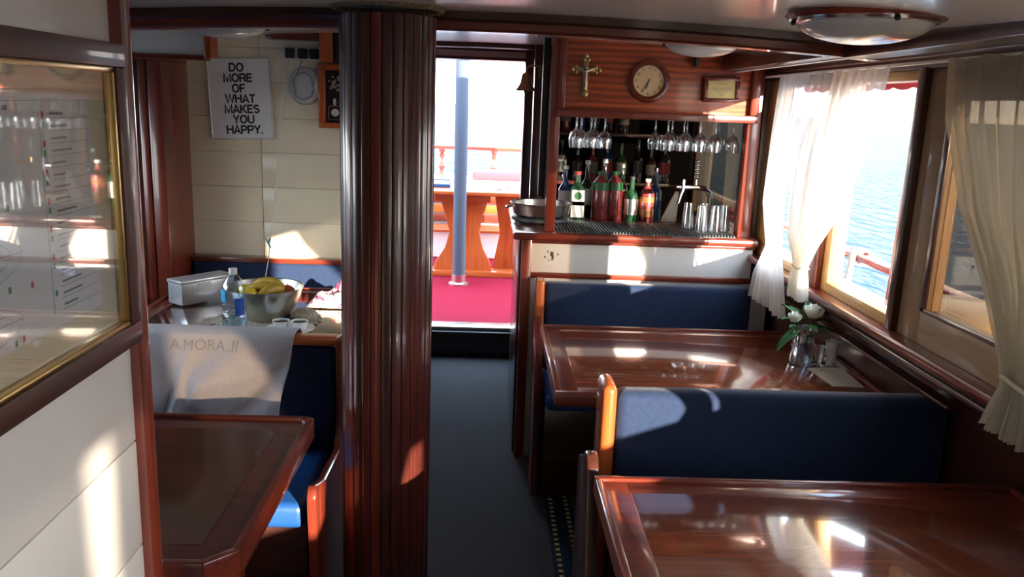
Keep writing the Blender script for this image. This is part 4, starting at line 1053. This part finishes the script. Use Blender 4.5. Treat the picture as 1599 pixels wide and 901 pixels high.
bm = B(); lathe(bm, [(0, 0), (.020, 0), (.021, .004), (.008, .012), (.010, .02), (.024, .075), (.0225, .075), (.008, .022), (0, .02)], 20); obj('bowl', bm, 'glass', sg, local=True)
tc_ = thing('toothpick_holder', 'white fluted toothpick cup near the wall on the right table', 'cup', (1.222, 2.765, Z))
bm = B(); lathe(bm, [(0, 0), (.016, 0), (.017, .006), (.014, .014), (.018, .04), (.025, .085), (.027, .088), (.0235, .085), (.016, .04), (0, .02)], 20)
for i, v in enumerate(bm.verts):
    pass
obj('cup_body', bm, 'white', tc_, local=True)
for i in range(9):
    a = i * 2.4; r = .004 + .0015 * i; bm = B()
    tube(bm, [(r * .5 * math.cos(a), r * .5 * math.sin(a), .03), (r * 1.3 * math.cos(a), r * 1.3 * math.sin(a), .098 + .004 * (i % 3))], .0013, 5); obj('toothpick', bm, 'warm_white', tc_, local=True)
pl_ = thing('metal_holder', 'low metal clip lying between vase and toothpick cup', 'holder', (1.19, 2.82, Z))
bm = B(); tube(bm, [(-.04, 0, .004), (.04, -.02, .004)], .004, 8); sphere(bm, (-.04, 0, .005), .006); obj('clip', bm, 'chrome', pl_, local=True)
mn = thing('menu_sheet', 'white menu sheet lying at the wall end of the right table', 'menu', (1.19, 2.63, Z))
bm = B(); prism(bm, [(1.125, 2.725), (1.250, 2.74), (1.240, 2.53), (1.138, 2.535)], 'z', Z + .0006, Z + .002); obj('sheet', bm, 'warm_white', mn)
bm = B()
for i in range(7):
    y = 2.70 - i * .022; w = random.uniform(.015, .03); bx(bm, 1.19 - w, 1.19 + w, y, y + .003, Z + .002, Z + .0022)
obj('text_line', bm, 'ink_grey', mn)

# ================================================================ OUTSIDE
bm = B(); bx(bm, -900, 900, -900, 900, -1.25, -1.2); o = obj('sea', bm, 'sea'); tag(o, 'rippled blue sea beyond the windows and deck', 'sea'); o['kind'] = 'stuff'
bm = B(); bx(bm, 1.41, 2.05, -4.2, 9.0, .0, .10); struct('trim_11', bm, 'hull_white')
bm = B(); bx(bm, -2.2, 2.05, 5.30, 9.0, .10, .186); struct('floor_aft', bm, 'carpet_red')
hullm = sroot('wall_aft_bulwark', (0, 8.9, .2))
box('bulwark', (-2.2, 2.0, 8.75, 8.85, .186, .80), 'hull_white', hullm)
box('bulwark', (1.95, 2.02, -4.2, 8.75, -.6, .42), 'hull_white', hullm)
def baluster(x, y, z0, z1, parent, r=.028, mat='red_paint'):
    h = z1 - z0; prof = [(r * .9, 0), (r * .9, .10), (r * .45, .14), (r * .5, .2), (r * 1.0, .36), (r * .9, .45), (r * .42, .58), (r * .4, .66), (r * .8, .76), (r * .8, .80), (r * .5, .84), (r * .9, .9), (r * .9, 1.0)]
    bm = B(); lathe(bm, [(a, z0 + b * h) for a, b in prof], 14, x, y); return obj('baluster', bm, mat, parent)
ar = thing('aft_railing', 'red varnished railing with turned balusters across the stern', 'railing', (0, 8.75, .8))
bm = B(); bx(bm, -2.2, 2.0, 8.68, 8.80, 1.115, 1.155, .01); obj('handrail', bm, 'red_paint', ar)
bm = B(); bx(bm, -2.2, 2.0, 8.70, 8.78, .80, .84, .006); obj('base_rail', bm, 'red_paint', ar)
for x in (-1.5, -.98, -.48, .06, .6, 1.15, 1.7): baluster(x, 8.74, .84, 1.115, ar, .035)
sr = thing('side_railing', 'red varnished side railing seen through the right windows', 'railing', (1.95, 3, .4))
bm = B(); bx(bm, 1.92, 1.99, -4.2, 8.7, .865, .905, .01); obj('handrail', bm, 'red_paint', sr)
for y in (-.5, .6, 1.7, 2.4, 5.05, 5.6, 6.6, 7.6): baluster(1.955, y, .42, .865, sr, .032)
bx_root = thing('side_rope', 'white rope lashed round the side rail outside the middle window', 'rope', (1.95, 4.2, .8))
bm = B()
tube(bm, [(1.915, 4.22, .93), (1.90, 4.20, .86), (1.90, 4.22, .76), (1.905, 4.26, .62), (1.91, 4.30, .48)], .018, 8)
for k in range(3): tube(bm, [(1.955 + .052 * math.cos(a), 4.20 + .022 * k, .885 + .038 * math.sin(a)) for a in [2 * PI * i / 14 for i in range(15)]], .011, 6, caps=False)
obj('rope', bm, 'white_rope', bx_root)
# awning struts
s1 = thing('awning_strut', 'orange wooden strut standing outside the open middle window', 'strut', (1.6, 3.12, .1))
bm = B(); prism(bm, [(3.04, .1), (3.20, .1), (3.135, 1.75), (3.115, 1.75)], 'x', 1.585, 1.615, .004); obj('strut', bm, 'orange_z', s1)
s2 = thing('awning_strut', 'orange wooden strut seen through the tinted sliding window', 'strut', (1.6, 2.87, .1))
bm = B(); prism(bm, [(2.885, .1), (2.90, .1), (2.935, 1.75), (2.83, 1.75)], 'x', 1.585, 1.615, .003); obj('strut', bm, 'orange_z', s2)
s3 = thing('awning_strut', 'orange wooden strut outside beside the bar post', 'strut', (1.6, 4.98, .1))
bm = B(); prism(bm, [(4.96, .1), (4.99, .1), (5.01, 1.72), (4.86, 1.72)], 'x', 1.585, 1.615, .003); obj('strut', bm, 'orange_z', s3)
dk = thing('wooden_lid', 'curved pale wooden lid outside the tinted window', 'lid', (1.55, 2.57, .98))
bm = B(); lathe(bm, [(0, 0), (.20, 0), (.20, .012), (.17, .03), (0, .045)], 32, sy=1.2); obj('lid', bm, 'pine_y', dk, local=True)
box('stand', (-.12, .12, -.15, .15, -.88, 0), 'pine_z', dk, local=True)
va = thing('awning_valance', 'scalloped dark red awning edge outside the middle window', 'awning', (2.0, 4.3, 1.76))
P_ = [(3.4, 1.86), (5.4, 1.86)]
for i in range(40): P_.append((5.4 - i * .05, 1.745 - .014 * abs(math.sin(i * PI / 4))))
P_.append((3.4, 1.745))
bm = B(); prism(bm, P_, 'x', 1.995, 2.003); obj('valance', bm, 'cushion_red', va)
bm = B(); bx(bm, 1.35, 2.003, 3.4, 5.4, 1.86, 1.868); obj('awning_cloth', bm, 'cushion_red', va)
# aft deck furniture
dt = thing('deck_table', 'orange varnished table with carved pedestal on the aft deck', 'table', (-.18, 6.85, .186))
bm = B(); bx(bm, -.95, .48, 6.62, 7.25, .868, .905, .012, 3); obj('tabletop', bm, 'orange_x', dt)
bm = B(); prism(bm, [(-.44, .186), (.07, .186), (.04, .30), (-.02, .42), (-.055, .55), (-.03, .70), (.03, .868), (-.395, .868), (-.34, .70), (-.30, .55), (-.335, .42), (-.41, .30)], 'y', 6.78, 6.84, .006); obj('pedestal', bm, 'orange_z', dt)
bm = B(); bx(bm, -.42, .03, 6.70, 6.78, .81, .868, .004); obj('apron', bm, 'orange_x', dt)
bm = B(); prism(bm, [(-.44 + .5, .186), (.5, .186), (.43, .5), (.48, .868), (.06, .868), (.12, .5)], 'y', 7.10, 7.14, .004); obj('pedestal', bm, 'orange_z', dt)
bm = B(); bx(bm, -.5, .55, 6.74, 6.90, .186, .235, .008); obj('plinth', bm, 'orange_x', dt)
pole = thing('awning_pole', 'white steel pole standing on the aft deck in front of its table', 'pole', (-.205, 6.5, .186))
bm = B(); tube(bm, [(-.205, 6.45, .19), (-.215, 6.45, 2.4)], .050, 24); obj('pole', bm, 'pole_paint', pole)
bm = B(); lathe(bm, [(0, .186), (.08, .186), (.08, .2), (.058, .21), (.058, .27), (0, .27)], 24, -.205, 6.45); obj('foot', bm, 'steel', pole)
bn = thing('deck_bench', 'varnished slatted bench along the aft deck behind the table', 'bench', (.2, 7.8, .186))
for z, m in ((.47, 'mahogany_x'), (.56, 'orange_x'), (.65, 'mahogany_x'), (.74, 'mahogany_x')): box('slat', (-1.8, 1.8, 7.94, 7.97, z, z + .08), m, bn, bev=.006)
for k in range(3): box('seat_slat', (-1.8, 1.8, 7.55 + k * .125, 7.66 + k * .125, .43, .455), 'orange_x', bn, bev=.005)
box('seat_base', (-1.8, 1.8, 7.62, 7.92, .186, .43), 'hull_white', bn)
cu_ = thing('deck_cushion', 'pink-red sun cushion on white locker near the stern rail', 'cushion', (.3, 8.3, .85))
cushion('cushion', (-.15, 1.6, 8.10, 8.55, .862, .94), 'cushion_red', cu_, .03)
lk = tag(box('deck_locker', (-1.9, 1.9, 8.05, 8.64, .186, .86), 'hull_white', bev=.01), 'long white locker under the stern rail', 'locker')
tg = thing('serving_caddy', 'small dark blue caddy with a handle on the aft deck table', 'caddy', (-.40, 6.9, .905))
bm = B(); bx(bm, -.10, .10, -.04, .04, 0.0, .03, .01, 2); obj('tray_body', bm, 'bottle_blue', tg, local=True)
bm = B(); tube(bm, [(-.09, 0, .02), (-.09, 0, .06), (.09, 0, .06), (.09, 0, .02)], .007, 6); obj('handle', bm, 'bottle_blue', tg, local=True)
for k_, (x, y) in enumerate(((.10, 6.85), (.17, 6.95))):
    o = thing('ashtray', ['glass ashtray nearer the pole on the deck table', 'glass ashtray farther from the pole on the deck table'][k_], 'ashtray', (x, y, .905))
    bm = B(); lathe(bm, [(0, 0), (.05, 0), (.055, .03), (.048, .03), (.04, .008), (0, .008)], 20); obj('dish', bm, 'glass', o, local=True)
print('OBJECTS', len(bpy.data.objects), 'TRIS', sum(len(o.data.polygons) for o in bpy.data.objects if o.type == 'MESH'))
